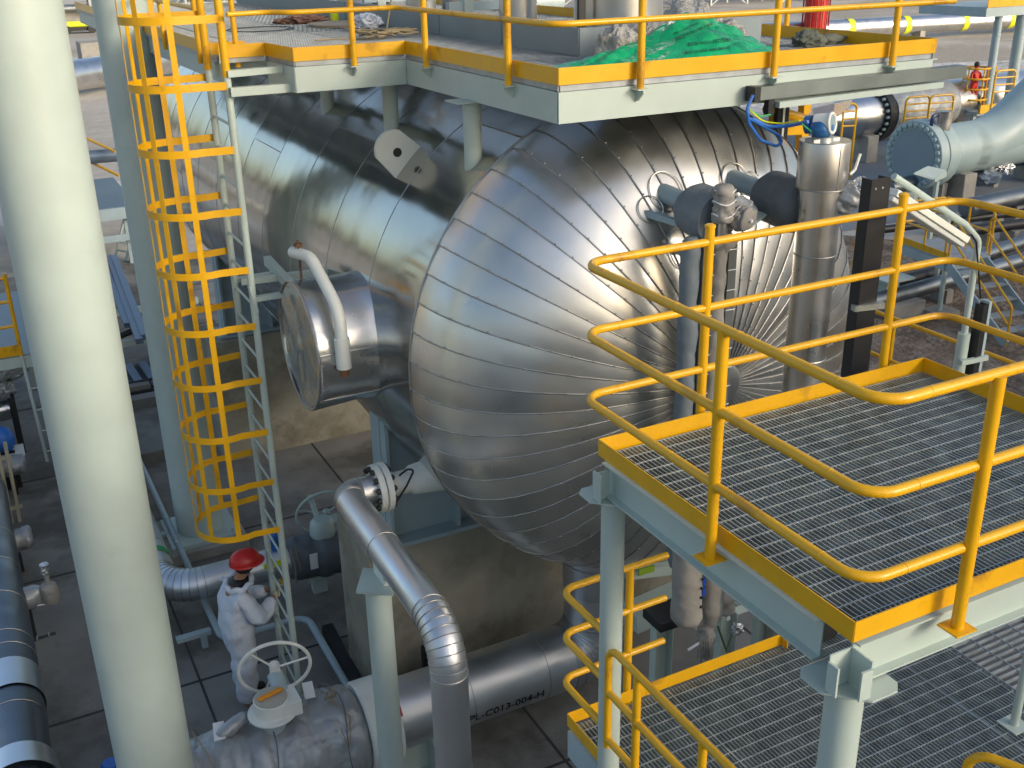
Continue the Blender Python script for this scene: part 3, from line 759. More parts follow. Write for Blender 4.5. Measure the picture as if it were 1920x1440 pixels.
t = thing('bonding_cable', (3.2, 8.9, -4.8), 'thin black earthing cable looped over the white flanged nozzle', 'cable')
MB().tube([(3.14, 8.8, -5.12), (3.26, 8.78, -4.95), (3.36, 8.80, -4.80), (3.30, 8.84, -4.80), (3.22, 8.86, -4.86)], .011, 8, bend=.06).build('sheath', BLACK, t)
# white pipe support
t = thing('pipe_support', (2.60, 7.90, G), 'white round pipe post with a square top plate under the slender silver pipe', 'support')
MB().cyl((2.56, 7.80, G), (2.56, 7.80, -5.28), .118, 40).build('post', PALE, t)
p_ = MB(); p_.prism([V((2.33, 7.72, 0)), V((2.60, 7.52, 0)), V((2.80, 7.86, 0)), V((2.52, 8.06, 0))], (0, 0, 0), (0, 0, .02)); p_.v = [v + V((0, 0, -5.28)) for v in p_.v]; p_.build('top_plate', PALE, t, smooth=False)
p_ = MB(); p_.box((2.58, 7.68, -5.26), (2.70, 7.94, -5.145)); p_.build('shoe', WHITE, t, smooth=False)
p_ = MB(); p_.box((2.3, 7.53, G), (2.84, 8.07, G + .02)); p_.build('base_plate', PALE, t)

# big pipe up to the bottom nozzle
PY, PZ, PR = 9.02, -7.85, .385
t = clad_pipe('insulated_pipe', [(1.95, PY, PZ), (xc, PY, PZ), (xc, PY, -6.9)], PR, 'wide silver-clad pipe with black lettering, elbowing up into the vessel', bend=.78, seg=56, elbow_rings=4)
vs, fs = text_mesh("PL-C013-004-H", .150, .003)
def wrap_pipe(vs, x0, a0, yc, zc_, r, th=.0015):
    out = []
    for v in vs:
        a = a0 - v.y / r     # angle from straight down towards the viewer
        out.append(V((x0 + v.x, yc - (r + th) * math.cos(a), zc_ + (r + th) * math.sin(a) * -1)))
    return out
def txt_pipe(vs, x0, el, yc, zc_, r, off=.003):
    out = []
    for v in vs:
        a = el + v.y / r    # elevation angle of the surface point on the -Y side
        out.append(V((x0 + v.x, yc - (r + off) * math.cos(a), zc_ + (r + off) * math.sin(a))))
    return out
tm = MB(); tm.add(txt_pipe(vs, 3.76, rad(-21), PY, PZ, PR), fs)
o = tm.build('pipe_lettering', INK, t, smooth=False)
o = MB(); o.lathe((2.62, PY, PZ), (2.98, PY, PZ), [(0, .47), (.06, .49), (.94, .49), (1, .47)], 48); o.build('flange_cover', WHITE, t)
o = MB(); o.tube([V((3.0, PY + .40 * math.cos(rad(k)), PZ + .40 * math.sin(rad(k)))) for k in range(95, 150, 5)], .022, 8); o.build('red_mark', REDP, t)
# saddle support of the pipe, seen in the gap right of the vertical pipe
t = thing('pipe_support', (3.35, 8.8, G), 'low pale steel shoe under the lettered pipe, at the bottom edge', 'support')
s = MB(); s.box((3.0, 8.6, G), (3.8, 9.4, G + .03)); s.build('base_plate', PALE, t, bevel=.004)
s = MB(); s.box((3.05, 8.98, G + .03), (3.75, 9.02, PZ - PR + .02)); s.build('web', PALE, t, smooth=False)
s = MB(); s.box((3.38, 8.7, G + .03), (3.41, 9.34, PZ - PR - .0)); s.build('gusset', PALE, t, smooth=False)
t = thing('junction_fitting', (3.1, 6.5, G), 'small pale bolted steel stanchion foot beside the base of the slender pipe', 'fitting')
s = MB(); s.box((2.82, 6.6, G), (3.2, 7.1, G + .02)); s.build('base_plate', PALE, t, smooth=False)
s = MB(); s.cyl((3.0, 6.85, G + .02), (3.0, 6.85, G + .3), .09, 20); s.build('stub', PALE, t)

# insulated valve at bottom left with gearbox and handwheel
t = thing('insulated_valve', (1.45, PY, PZ), 'large valve in a grey quilted jacket with a pale gearbox and handwheel, bottom left', 'valve')
def jacket_prof(p, q, prof, seg=56, amp=.03, sc=3.0, seed=0, rows=28, crease=.6):
    p, q = V(p), V(q); a, b, d = frame(q - p); L = (q - p).length; vs = []
    R_ = []
    for j in range(rows + 1):
        f = j / rows
        for i in range(len(prof) - 1):
            if prof[i][0] <= f <= prof[i + 1][0]:
                w_ = (f - prof[i][0]) / (prof[i + 1][0] - prof[i][0] + 1e-9); r = prof[i][1] * (1 - w_) + prof[i + 1][1] * w_; break
        for i in range(seg):
            th = 2 * PI * i / seg
            n3 = V((math.cos(th) * r * sc * .8, math.sin(th) * r * sc * .8, f * L * sc * 1.3 + seed))
            k = noise.fractal(n3, .9, 2, 4) + .9 * abs(noise.noise(n3 * 1.7 + V((5, 5, 5)))) 
            cr = max(0, 1 - abs(noise.noise(n3 * .9 + V((9, 2, 7)))) * 11) + .7 * max(0, 1 - abs(noise.noise(n3 * 1.6 + V((1, 8, 3)))) * 12)
            rr = r + amp * k - amp * crease * cr
            vs.append(p + d * (f * L) + (a * math.cos(th) + b * math.sin(th)) * rr)
    fs = [(j * seg + i, j * seg + (i + 1) % seg, (j + 1) * seg + (i + 1) % seg, (j + 1) * seg + i) for j in range(rows) for i in range(seg)]
    fs += [tuple(reversed(range(seg))), tuple(rows * seg + i for i in range(seg))]
    return vs, fs
m = MB(); m.add(*jacket_prof((.62, PY, PZ), (2.62, PY, PZ), [(0, .36), (.04, .41), (.2, .43), (.3, .47), (.5, .53), (.62, .55), (.8, .53), (.95, .50), (1, .42)], 150, .042, 1.7, 3, 120, .38)); m.build('jacket', JACK, t, ang=60)
for x, r in ((.98, .52), (1.62, .58), (2.38, .56)):
    s = MB(); pts = []
    for i in range(40):
        a = 2 * PI * i / 40; pts.append(V((x + .04 * math.sin(a * 3 + x), PY + r * math.cos(a), PZ + r * math.sin(a))))
    s.tube(pts, .006, 6, closed=True); s.build('strap', ROPE if x == .98 else JACKD, t)
s = MB(); q = V((1.15, PY - .42, PZ + .36))
for k in range(3): s.tube([q + V((0, 0, 0)), q + V((.04 * k, -.05, -.12)), q + V((.10 + .03 * k, -.07, -.22 - .05 * k)), q + V((.02 * k + .05, -.08, -.36))], .009, 6, bend=.04)
s.build('tie_cord', ROPE, t)
s = MB(); q = V((2.33, PY - .1, PZ + .56))
for k in range(3): s.ring(q + V((.03 * k - .03, .02 * k, .03 + .02 * k)), (k, 1, .4), .045, .008, 16, 6)
s.tube([q, q + V((.12, -.22, -.12)), q + V((.02, -.42, -.34))], .006, 6); s.tube([q, q + V((-.02, -.22, -.12)), q + V((.02, -.42, -.34))], .006, 6)
s.build('tie_cord', ROPE, t)
for x, dy in ((1.17, .0), (2.16, .18)):
    s = MB(); c_ = V((x, PY - .02 + dy, PZ + .57)); s.bar(c_ + V((-.02, -.12, -.02)), c_ + V((.02, .12, .0)), .11, .012); s.build('jacket_flap', TAG, t, smooth=False)
s = MB(); s.add(*jacket_prof((1.14, PY - .08, PZ + .55), (1.52, PY + .04, PZ + .60), [(0, .03), (.3, .075), (.8, .07), (1, .02)], 24, .02, 6, 1, 12)); s.build('jacket_fold', JACK, t, ang=60)
gz = PZ + .57; gx, gy = 1.70, PY - .14
s = MB(); s.cyl((gx, gy, PZ + .4), (gx, gy, gz + .12), .12, 24); s.build('stem_housing', PALEB, t)
gb = MB(); gb.lathe((gx, gy, gz + .10), (gx, gy, gz + .28), [(0, .25), (.14, .25), (.15, .18), (1, .18)], 44)
gb.box((gx + .0, gy - .17, gz + .1), (gx + .27, gy + .14, gz + .265)); gbo = gb.build('gearbox', WHITE, t, bevel=.006)
s = MB(); s.lathe((gx, gy, gz + .282), (gx, gy, gz + .300), [(0, .165), (.8, .165), (1, .15)], 36); s.build('indicator_plate', mat("plate_beige", (0.42, 0.41, 0.34), .5), gbo)
s = MB(); s.bar((gx - .13, gy - .02, gz + .32), (gx + .13, gy + .04, gz + .32), .05, .025); s.build('position_pointer', mat("orange_paint", (0.8, 0.3, 0.01), .4), gbo, bevel=.006)
s = MB()
for k in range(6): s.cyl((gx + .271, gy - .13 + .05 * (k % 3), gz + .14 + .08 * (k // 3)), (gx + .282, gy - .13 + .05 * (k % 3), gz + .14 + .08 * (k // 3)), .012, 8)
s.build('gearbox_bolt', DARK, gbo)
wc = at(515, 1252, 2, -6.62); wn = V((-.10, .80, .50)).normalized()
hub0 = V((gx + .16, gy + .16, gz + .25))
s = MB(); s.cyl(V((gx + .14, gy + .10, gz + .2)), V((gx + .14, gy + .34, gz + .28)), .085, 24); s.build('input_boss', PALEB, gbo)
def wheel(parent, c, n, R, r, spokes, m, a0=0.0, hub=.05, dish=.0):
    o = MB().ring(c, n, R, r, 64, 12).build('handwheel', m, parent)
    a, b, d = frame(n); c = V(c)
    for k in range(spokes):
        th = a0 + 2 * PI * k / spokes
        MB().tube([c - d * dish, c + (a * math.cos(th) + b * math.sin(th)) * (R - r * .5)], r * .62, 10).build('spoke', m, o)
    MB().cyl(c - d * (dish + .05), c - d * (dish - .05), hub, 20).build('hub', m, o)
    return o
wheel(t, at(515, 1252, 1, 9.22), (math.cos(rad(80)) * math.cos(rad(12)), math.sin(rad(80)) * math.cos(rad(12)), math.sin(rad(12))), .365, .019, 3, WHITE, rad(50), .055, .0)

# pipe behind the worker, its valve and handwheel
t = clad_pipe('insulated_pipe', [(1.30, 19.0, -8.05), (1.30, 13.05, -8.05), (4.6, 13.05, -8.05)], .225, 'silver-clad pipe running behind the worker and turning away behind the foreground column', bend=.5)
s = MB(); s.lathe((1.30, 14.0, -8.05), (1.30, 13.85, -8.05), [(0, .232), (1, .232)], 36, caps=False); s.build('green_band', GRNC, t)
s = MB(); s.box((2.60, 12.81, -7.96), (2.86, 12.83, -7.88)); s.build('yellow_tag', YTAG, t)
t = thing('plastic_plug', (2.75, 13.1, -7.8), 'small blue plastic cap on top of the pipe behind the ladder', 'cap')
MB().lathe((2.80, 13.1, -7.84), (2.80, 13.1, -7.60), [(0, .09), (.7, .1), (1, .08)], 20).build('plug_body', BLUEC, t)
t = thing('insulated_valve', (3.4, 13.05, -8.05), 'smaller jacketed valve with handwheel at the end of the pipe, behind the slender silver pipe', 'valve')
m = MB(); m.add(*jacket_prof((2.98, 13.05, -8.05), (3.95, 13.05, -8.05), [(0, .25), (.1, .30), (.4, .32), (.5, .38), (1, .38)], 48, .03, 3.2, 8, 24)); m.build('jacket', JACKD, t, ang=60)
s = MB(); s.box((3.22, 12.71, -8.1), (3.33, 12.725, -7.86)); s.build('white_tag', TAG, t)
s = MB(); q = V((3.05, 12.8, -7.75)); s.tube([q, q + V((-.1, -.05, .05)), q + V((-.05, -.08, -.2)), q + V((-.06, -.09, -.5))], .01, 6, bend=.05); s.tube([q, q + V((.03, -.08, -.3))], .009, 6); s.build('tie_cord', ROPE, t)
s = MB(); s.lathe((3.52, 13.0, -7.78), (3.52, 13.0, -7.50), [(0, .17), (.2, .19), (.8, .17), (1, .12)], 30); s.box((3.52, 12.9, -7.74), (3.8, 13.15, -7.56)); gb2 = s.build('gearbox', PALE, t, bevel=.008)
s = MB(); s.cyl((3.50, 13.1, -7.6), (3.46, 13.3, -7.25), .04, 16); s.build('stem', PALE, t)
wheel(t, at(612, 962, 1, 13.25), (math.cos(rad(80)) * math.cos(rad(18)), math.sin(rad(80)) * math.cos(rad(18)), math.sin(rad(18))), .43, .021, 3, PALE, rad(20), .05)
s = MB(); s.box((3.3, 12.98, G), (3.5, 13.12, -8.3)); s.box((3.2, 12.9, -8.42), (3.6, 13.2, -8.36)); s.build('valve_support', PALE, t, smooth=False)
t = thing('small_bore_pipe', (1.8, 12.1, -8.42), 'thin pale-blue pipe low along the paving, bending round the worker', 'pipe')
s = MB(); s.tube([(1.72, 20.0, -8.42), (1.80, 12.12, -8.42), (2.94, 12.12, -8.42), (2.94, 8.4, -8.42)], .047, 16, bend=.2); s.build('tube', PALEB, t)
s = MB()
for x, y in ((1.62, 12.5), (1.72, 15.4)):
    s = MB(); s.box((x - .35, y - .05, -8.50), (x + .1, y + .05, -8.44)); s.box((x - .04, y - .04, G), (x + .04, y + .04, -8.5)); s.build('pipe_clip', PALEB, t, smooth=False)
t = thing('black_pipe_run', (3.4, 10.2, G), 'matt black square frame lying low between the ladder foot and the pier', 'frame')
s = MB(); s.bar((3.15, 11.9, -8.55), (3.05, 9.7, -8.55), .16, .14); s.bar((3.05, 9.75, -8.55), (3.8, 9.78, -8.55), .14, .14); s.bar((3.75, 9.8, -8.55), (3.75, 9.8, -7.7), .1, .1); s.build('frame', BLACK, t, bevel=.01)
for (x, y, l) in ((3.42, 11.0, 'grey steel channel offcut lying by the pier foot'), ):
    t = thing('steel_offcut', (x, y, G), l, 'steel offcut'); s = MB(); s.bar((3.5, 11.6, -8.62), (3.9, 9.95 + .3, -8.62), .22, .1); s.build('channel', GALV, t, bevel=.004)
t = thing('timber_offcut', (3.5, 10.5, G), 'short orange-brown plank on the ground by the black frame', 'timber')
s = MB(); s.bar((3.1, 11.4, -8.66), (3.75, 11.2, -8.66), .12, .05); s.build('plank', mat("orange_timber", (0.5, 0.25, 0.06), .8), t)

# vertical standpipe beside the head, with its transmitter
SX, SY = 5.93, 6.26
t = thing('standpipe', (SX, SY, -3.4), 'tall brushed stainless standpipe with a wide cap, right of the vessel head', 'standpipe')
st = MB(); st.cyl((SX, SY, -6.4), (SX, SY, -1.80), .166, 56); st.build('body', STST, t)
st = MB(); st.lathe((SX, SY, -1.83), (SX, SY, -1.46), [(0, .17), (.02, .193), (.04, .196), (.96, .196), (1, .190)], 64); co = st.build('cap', STST, t)
st = MB(); st.ring((SX, SY, -1.825), (0, 0, 1), .197, .004, 60, 6); st.ring((SX, SY, -1.462), (0, 0, 1), .192, .004, 60, 6); st.ring((SX, SY, -2.36), (0, 0, 1), .168, .005, 50, 6); st.ring((SX, SY, -3.25), (0, 0, 1), .168, .005, 50, 6)
st.bar((SX - .02, SY - .196, -1.82), (SX - .02, SY - .196, -1.47), .006, .004); st.build('seam', MATS["seam_metal"], co)
nzp = at(1385, 330, 1, 7.35)
st = MB(); st.cyl((SX, SY, nzp.z - .10), (SX, 7.35, nzp.z - .02), .085, 28); st.build('upper_branch', PALEB, t)
st = MB(); st.add(*jacket_prof((SX, SY + .12, nzp.z - .10), (SX, SY + .66, nzp.z - .07), [(0, .10), (.1, .20), (.2, .215), (.85, .215), (.97, .17), (1, .09)], 48, .010, 4, 5, 26)); lab(st.build('insulation_jacket', JACKD, t, ang=60), 'dark grey wrapped flange cover on the upper branch')
st = MB(); st.bar((SX - .1, SY + .6, nzp.z - .22), (SX - .1, 7.2, nzp.z - .20), .05, .03); st.build('brace', DARK, t)
st = MB(); st.cyl((SX, SY, -5.3), (SX, 7.3, -5.3), .085, 24); st.build('lower_branch', PALEB, t)
st = MB(); q = V((SX + .12, SY - .06, -1.98))
e_ = at(1612, 350, 1, SY - .22)
st.add(*jacket_prof(q, e_, [(0, .06), (.12, .11), (.6, .105), (.75, .105), (1, .06)], 30, .02, 9, 2, 20)); vo = st.build('wrapped_valve', JACK, t, ang=60)
st = MB(); st.blob(e_ + (e_ - q).normalized() * .01, .07, .065, .075, 3, .3, 3, 3); st.build('foil_end', FOIL, vo)
st = MB(); mq = q.lerp(e_, .75); nn = V((-.25, -.8, .55)).normalized(); st.bar(mq + nn * .09 - (e_ - q) * .22, mq + nn * .095 + (e_ - q) * .22, .11, .004, nn); st.build('paper_label', TAG, vo, smooth=False)
st = MB(); st.tube([at(1594, 327, 1, SY - .1), at(1603, 318, 1, SY - .1), at(1613, 288, 1, SY - .1)], .012, 10, bend=.03); st.build('lever_handle', WHITE, vo)
t2 = thing('level_transmitter', (SX, SY, -1.46), 'blue instrument head with a round glass dial on top of the standpipe', 'transmitter')
c_ = V((SX - .03, SY, -1.46)); 
st = MB(); st.cyl(c_, c_ + V((0, 0, .03)), .085, 24); st.box(c_ + V((-.13, -.05, .0)), c_ + V((.13, .05, .02))); st.build('mounting_flange', GALV, t2)
st = MB(); st.blob(c_ + V((-.02, 0, .09)), .095, .085, .075, 3, .08, 2, 1); st.build('housing', BLUE, t2)
ax_ = V((.40, -.80, .12)).normalized(); q = c_ + V((.0, -.0, .125))
st = MB(); st.cyl(q - ax_ * .06, q + ax_ * .06, .078, 30); st.build('display_barrel', WHITE, t2)
st = MB(); st.cyl(q - ax_ * .14, q - ax_ * .09, .07, 24); st.build('rear_cover', BLUE, t2)
st = MB(); st.ring(q + ax_ * .065, ax_, .074, .012, 36, 8); st.build('bezel', WHITE, t2)
st = MB(); st.cyl(q + ax_ * .062, q + ax_ * .068, .066, 30); st.build('dial', GLASS, t2)
t2 = thing('sun_hood', (SX - .15, SY + .35, -1.2), 'folded stainless sun hood hanging behind the transmitter', 'hood')
st = MB(); hq = [at(1522, 205, 1, SY + .30), at(1565, 195, 1, SY + .30), at(1598, 188, 1, SY + .30), at(1592, 202, 1, SY + .05), at(1560, 226, 1, SY + .1), at(1530, 234, 1, SY + .1), at(1516, 215, 1, SY + .18)]
st.add(hq, [(0, 1, 5, 6), (1, 2, 3, 4), (1, 4, 5)]); o = st.build('folded_sheet', STST, t2, smooth=False); md = o.modifiers.new("thick", 'SOLIDIFY'); md.thickness = .006
t2 = thing('cable_bundle', at(1408, 185, 1, 6.7), 'blue cable loop hanging from the end of the black tray', 'cable')
Yc = 6.55
st = MB(); st.tube([at(1412, 178, 1, Yc), at(1400, 205, 1, Yc), at(1405, 232, 1, Yc), at(1425, 262, 1, Yc), at(1455, 274, 1, Yc), at(1467, 268, 1, Yc), at(1462, 255, 1, Yc), at(1430, 236, 1, Yc), at(1405, 222, 1, Yc)], .012, 8, bend=.06)
st.build('blue_cable', BLUEC, t2)
st = MB(); st.tube([at(1410, 222, 1, Yc), at(1440, 238, 1, Yc), at(1480, 236, 1, Yc - .1), at(1515, 228, 1, SY)], .014, 8, bend=.1); st.build('blue_cable', BLUEC, t2)
st = MB(); st.tube([at(1405, 205, 1, Yc), at(1430, 228, 1, Yc), at(1465, 232, 1, Yc - .1), at(1500, 226, 1, SY)], .006, 6, bend=.1); st.build('yellow_wire', YTAG, t2)
st = MB(); st.tube([at(1503, 232, 1, SY), at(1520, 246, 1, SY), at(1533, 247, 1, SY)], .006, 6, bend=.1); st.tube([at(1404, 205, 1, Yc), at(1425, 218, 1, Yc), at(1445, 215, 1, Yc)], .006, 6, bend=.05); st.build('green_wire', GRNC, t2)
# cable tray under the platform edge
t2 = thing('cable_tray', at(1412, 178, 1, 7.0), 'long dark galvanised cable channel along the front beam of the upper platform', 'cable tray')
a_, b_ = at(1418, 177, 1, 6.98), at(1812, 134, 1, 6.98)
st = MB(); st.bar(a_, b_, .006, .10); st.bar(a_ + V((0, .06, .05)), b_ + V((0, .06, .05)), .12, .006); st.bar(a_ + V((0, .03, -.05)), b_ + V((0, .03, -.05)), .06, .006); st.build('channel', mat("tray_steel", (0.20, 0.23, 0.22), .45, metal=.6, var=.2), t2, smooth=False)
st = MB(); st.box(a_ + V((-.03, -.02, -.06)), a_ + V((.03, .1, .06))); st.build('end_cover', BLACK, t2)
c1, c2 = at(1455, 196, 1, 7.0), at(1762, 158, 1, 7.0)
st = MB(); st.bar(c1, c2, .09, .05); st.build('support_angle', PALE, t2, smooth=False)
st = MB(); st.box(at(1448, 180, 1, 7.0) + V((-.03, 0, -.16)), at(1448, 180, 1, 7.0) + V((.03, .06, 0))); st.build('clamp', BLACK, t2)

# magnetic level gauge wrapped in quilted cloth
GX, GY = 5.12, 6.62
t = thing('level_gauge', (GX, GY, -5.9), 'tall level gauge wrapped in grey quilted insulation, in front of the vessel head', 'level gauge')
ztop = at(1310, 445, 1, GY).z
st = MB(); st.cyl((5.21, 7.4, -1.99), (5.21, 6.9, -2.02), .08, 24); st.build('upper_branch', PALEB, t)
st = MB(); st.add(*jacket_prof((5.21, 7.02, -2.02), (5.21, 6.60, -2.06), [(0, .09), (.08, .15), (.3, .21), (.8, .22), (1, .2)], 44, .008, 3, 9, 20)); st.build('insulation_jacket', JACKM, t, ang=60)
st = MB(); st.bar((4.97, 7.42, -2.12), (5.12, 6.8, -2.16), .05, .05); st.bar((5.28, 7.3, -2.6), (5.24, 6.75, -2.2), .06, .06); st.build('brace', PALEB, t)
c_ = at(1357, 378, 1, 6.48); st = MB(); st.add(*jacket_prof(c_ + V((.0, 0, -.16)), c_ + V((-.01, 0, .13)), [(0, .07), (.12, .086), (.5, .082), (.9, .088), (1, .06)], 40, .012, 9, 2, 26, 1.2)); fo = lab(st.build('wrapped_fitting', JACKT, t, ang=60), 'upright cloth-wrapped fitting tied with cord')
for dz in (-.10, .0, .085): st = MB(); st.tube([c_ + V((.087 * math.cos(k * .35), .087 * math.sin(k * .35), dz + .012 * math.sin(k * .9))) for k in range(18)], .005, 6, closed=True); st.build('tie_cord', TAG, fo)
st = MB(); st.cyl(c_ + V((0, 0, -.30)), c_ + V((0, 0, -.16)), .04, 14); st.build('stem', STST, t)
c_ = at(1389, 408, 1, 6.46); ax3 = V((-.25, .95, .1)).normalized()
st = MB(); st.add(*jacket_prof(c_ - ax3 * .09, c_ + ax3 * .16, [(0, .03), (.04, .085), (.3, .10), (.8, .10), (1, .05)], 40, .016, 8, 5, 26, 1.4)); wv = lab(st.build('wrapped_valve', JACKT, t, ang=60), 'drum-shaped wrapped valve with a small bright stud on its end')
st = MB(); st.cyl(c_ - ax3 * .11, c_ - ax3 * .08, .014, 10); st.build('stud', TAG, wv)
for f in (.0, .09): st = MB(); st.ring(c_ + ax3 * f, ax3, .103, .005, 28, 6); st.build('tie_cord', JACK, wv)
st = MB(); st.add(*jacket_prof(at(1372, 372, 1, 6.6), at(1412, 412, 1, 6.6), [(0, .05), (.2, .085), (.8, .08), (1, .04)], 30, .018, 9, 14, 20, 1.4)); st.build('wrapped_branch', JACK, t, ang=60)
st = MB(); st.bar(at(1398, 425, 1, 6.5), at(1432, 398, 1, 6.7), .10, .012); st.build('bracket_plate', PALE, t)
for (xa, ya, xb, yb, r, m_) in ((1296, 445, 1288, 760, .078, JACKM), (1350, 430, 1340, 800, .072, JACKT)):
    a_ = at(xa, ya, 1, GY); b_ = V((a_.x, GY, -5.2)); st = MB(); st.add(*jacket_prof(a_, b_, [(0, r * .6), (.02, r), (.98, r), (1, r * .7)], 36, .013, 4, xa, 90)); st.build('quilted_cover', m_, t, ang=60)
g1 = at(1322, 450, 1, GY - .02); g2 = at(1372, 450, 1, GY - .02)
st = MB()
st.box((g1.x - .045, GY - .1, -5.0), (g1.x + .02, GY + .02, g1.z)); st.build('scale_rail', GALV, t)
st = MB(); st.box((g1.x - .03, GY - .106, -5.0), (g1.x - .018, GY - .101, g1.z - .05)); st.box((g1.x + .0, GY - .106, -5.0), (g1.x + .010, GY - .101, g1.z - .05)); st.build('slot', BLACK, t)
st = MB(); st.box((g2.x - .05, GY - .06, -5.0), (g2.x + .03, GY + .04, g2.z)); st.build('perforated_rail', mat("dark_galv", (0.16, .17, .17), .5, metal=.5), t)
k = g1.z - .1
while k > -4.9: MB().tube([(g1.x - .06, GY - .11, k), (g1.x + .03, GY - .115, k)], .004, 6).build('lacing_wire', TAG, t); MB().tube([(g2.x - .06, GY - .07, k), (g2.x + .03, GY - .075, k)], .004, 6).build('lacing_wire', TAG, t); k -= .17
# elbow at the top
st = MB(); st.add(*jacket_prof(at(1320, 440, 1, GY), at(1372, 455, 1, GY), [(0, .07), (.3, .1), (.7, .1), (1, .06)], 30, .03, 7, 4, 16)); st.build('wrapped_elbow', JACKT, t, ang=60)
# the lower run seen under the platform: two wider covers, drain valves
GYL = 5.75
a_ = at(1290, 1040, 1, GYL); b_ = at(1287, 1165, 1, GYL)
t = thing('level_gauge', (a_.x, GYL, b_.z), 'laced beige insulation covers and drain valves hanging under the near platform', 'level gauge')
st = MB(); st.add(*jacket_prof((a_.x - .02, GYL, -3.9), (b_.x, GYL, b_.z), [(0, .11), (.7, .115), (.96, .125), (1, .10)], 36, .009, 6, 31, 50)); mo_ = st.build('quilted_cover', JACKT, t, ang=60)
st = MB()
k = a_.z + .5
while k > b_.z + .15: st.cyl((a_.x + .06, GYL - .11, k), (a_.x + .065, GYL - .125, k), .012, 10); k -= .085
st.build('lacing_eyelet', DARK, mo_)
c1_ = at(1335, 1060, 1, GYL); c2_ = at(1325, 1170, 1, GYL)
st = MB(); st.add(*jacket_prof((c1_.x, GYL, -3.9), (c2_.x + .03, GYL, c2_.z), [(0, .07), (.9, .075), (1, .05)], 30, .012, 7, 12, 40)); st.build('quilted_cover', JACKT, t, ang=60)
st = MB(); q = at(1320, 1100, 1, GYL - .085); st.bar(q + V((0, 0, .08)), q + V((0, 0, .005)), .025, .006, (0, 1, 0)); st.bar(q + V((0, 0, -.01)), q + V((0, 0, -.09)), .025, .006, (0, 1, 0)); st.build('blue_label', mat("blue_label", (0.01, 0.06, 0.45), .4), t)
st = MB(); q = at(1303, 1100, 1, GYL - .03); st.bar(V((q.x, q.y, -3.95)), V((q.x, q.y, c2_.z + .05)), .035, .07); q2 = at(1346, 1110, 1, GYL); st.bar(V((q2.x, q2.y, -3.95)), V((q2.x, q2.y, c2_.z)), .05, .08); st.build('scale_rail', GALV, t, smooth=False)
st = MB(); q = at(1322, 1205, 1, GYL - .03); st.add(*jacket_prof(q + V((0, 0, .16)), q + V((0, 0, -.04)), [(0, .05), (.5, .075), (1, .05)], 24, .03, 12, 7, 14)); st.blob(q + V((.02, 0, -.09)), .055, .055, .07, 3, .4, 3, 6); st.build('wrapped_drain_valve', JACKT, t, ang=60)
st = MB(); st.tube([at(1290, 1219, 1, GYL - .1), at(1312, 1205, 1, GYL - .1)], .011, 8); st.build('lever_handle', TAG, t)
st = MB()
for k in range(5): st.tube([at(1315 + 3 * k, 1195, 1, GYL - .1), at(1310 + 5 * k, 1215, 1, GYL - .12), at(1308 + 6 * k, 1235 + (k % 2) * 8, 1, GYL - .1)], .006, 6, bend=.03)
st.build('frayed_cord', JACKT, t)
c_ = at(1358, 1120, 1, GYL + .1)
st = MB(); st.add(*jacket_prof(c_ + V((0, 0, .1)), c_ + V((.02, 0, -.16)), [(0, .05), (.3, .08), (.9, .075), (1, .03)], 24, .02, 9, 17, 16)); st.build('wrapped_drain_valve', JACKT, t, ang=60); MB().blob(at(1382, 1180, 1, GYL + .1), .05, .05, .055, 3, .35, 3, 2).build('foil_scrap', FOIL, t)
st = MB(); st.tube([at(1346, 1175, 1, GYL), at(1362, 1220, 1, GYL)], .009, 6); st.tube([at(1375, 1185, 1, GYL), at(1366, 1205, 1, GYL), at(1362, 1222, 1, GYL)], .004, 6); st.build('earth_wire', mat("moss_cable", (0.1, 0.14, 0.04), .6), t)
st = MB(); q = at(1365, 1159, 1, GYL - .0); st.cyl(q, q + V((0, -.01, 0)), .02, 14); st.build('round_tag', TAG, t)
for i, (x, y, lb) in enumerate(((1235, 1165, 'pale channel stanchion with a black box on top, left of the laced covers'), (1352, 1200, 'pale channel stanchion directly behind the drain valves'), (1425, 1140, 'pale channel stanchion half hidden by the platform beam'))):
    q = at(x, y, 1, 6.3); t = thing('stanchion', (q.x, 6.3, G), lb, 'stanchion', 'stanchions under the near platform')
    st = MB(); zt = at(x, 1150 if i == 0 else 1130, 1, 6.3).z; st.box((q.x - .09, 6.28, G), (q.x + .09, 6.29, zt)); st.box((q.x - .09, 6.20, G), (q.x - .082, 6.279, zt)); st.box((q.x + .082, 6.20, G), (q.x + .09, 6.279, zt)); st.build('channel', PALE, t, smooth=False)
    st = MB(); st.box((q.x + .0, 6.10, zt - .02), (q.x + .26, 6.195, zt - .01)); st.box((q.x + .25, 6.10, zt - .14), (q.x + .26, 6.195, zt - .021)); st.build('angle', PALE, t, smooth=False)
    if i == 0: st = MB(); st.box((q.x - .16, 6.05, zt), (q.x + .22, 6.32, zt + .1)); st.build('black_box', BLACK, t, bevel=.01)
t = thing('insulated_drain', at(1480, 1200, 1, 5.0), 'silver cup-shaped pipe end with a white lever beside the lower toe board', 'drain')
q = at(1482, 1150, 1, 5.35); st = MB(); st.cyl((q.x, 5.35, -3.5), (q.x, 5.35, at(1480, 1200, 1, 5.35).z), .07, 28); st.build('pipe', STST, t)
q = at(1482, 1215, 1, 5.2); st = MB(); st.cyl(q + V((0, 0, .03)), q + V((0, 0, -.06)), .04, 16); st.build('nozzle', GALV, t)
st = MB(); st.tube([at(1458, 1231, 1, 5.1), at(1475, 1215, 1, 5.1)], .01, 8); st.build('lever_handle', TAG, t)
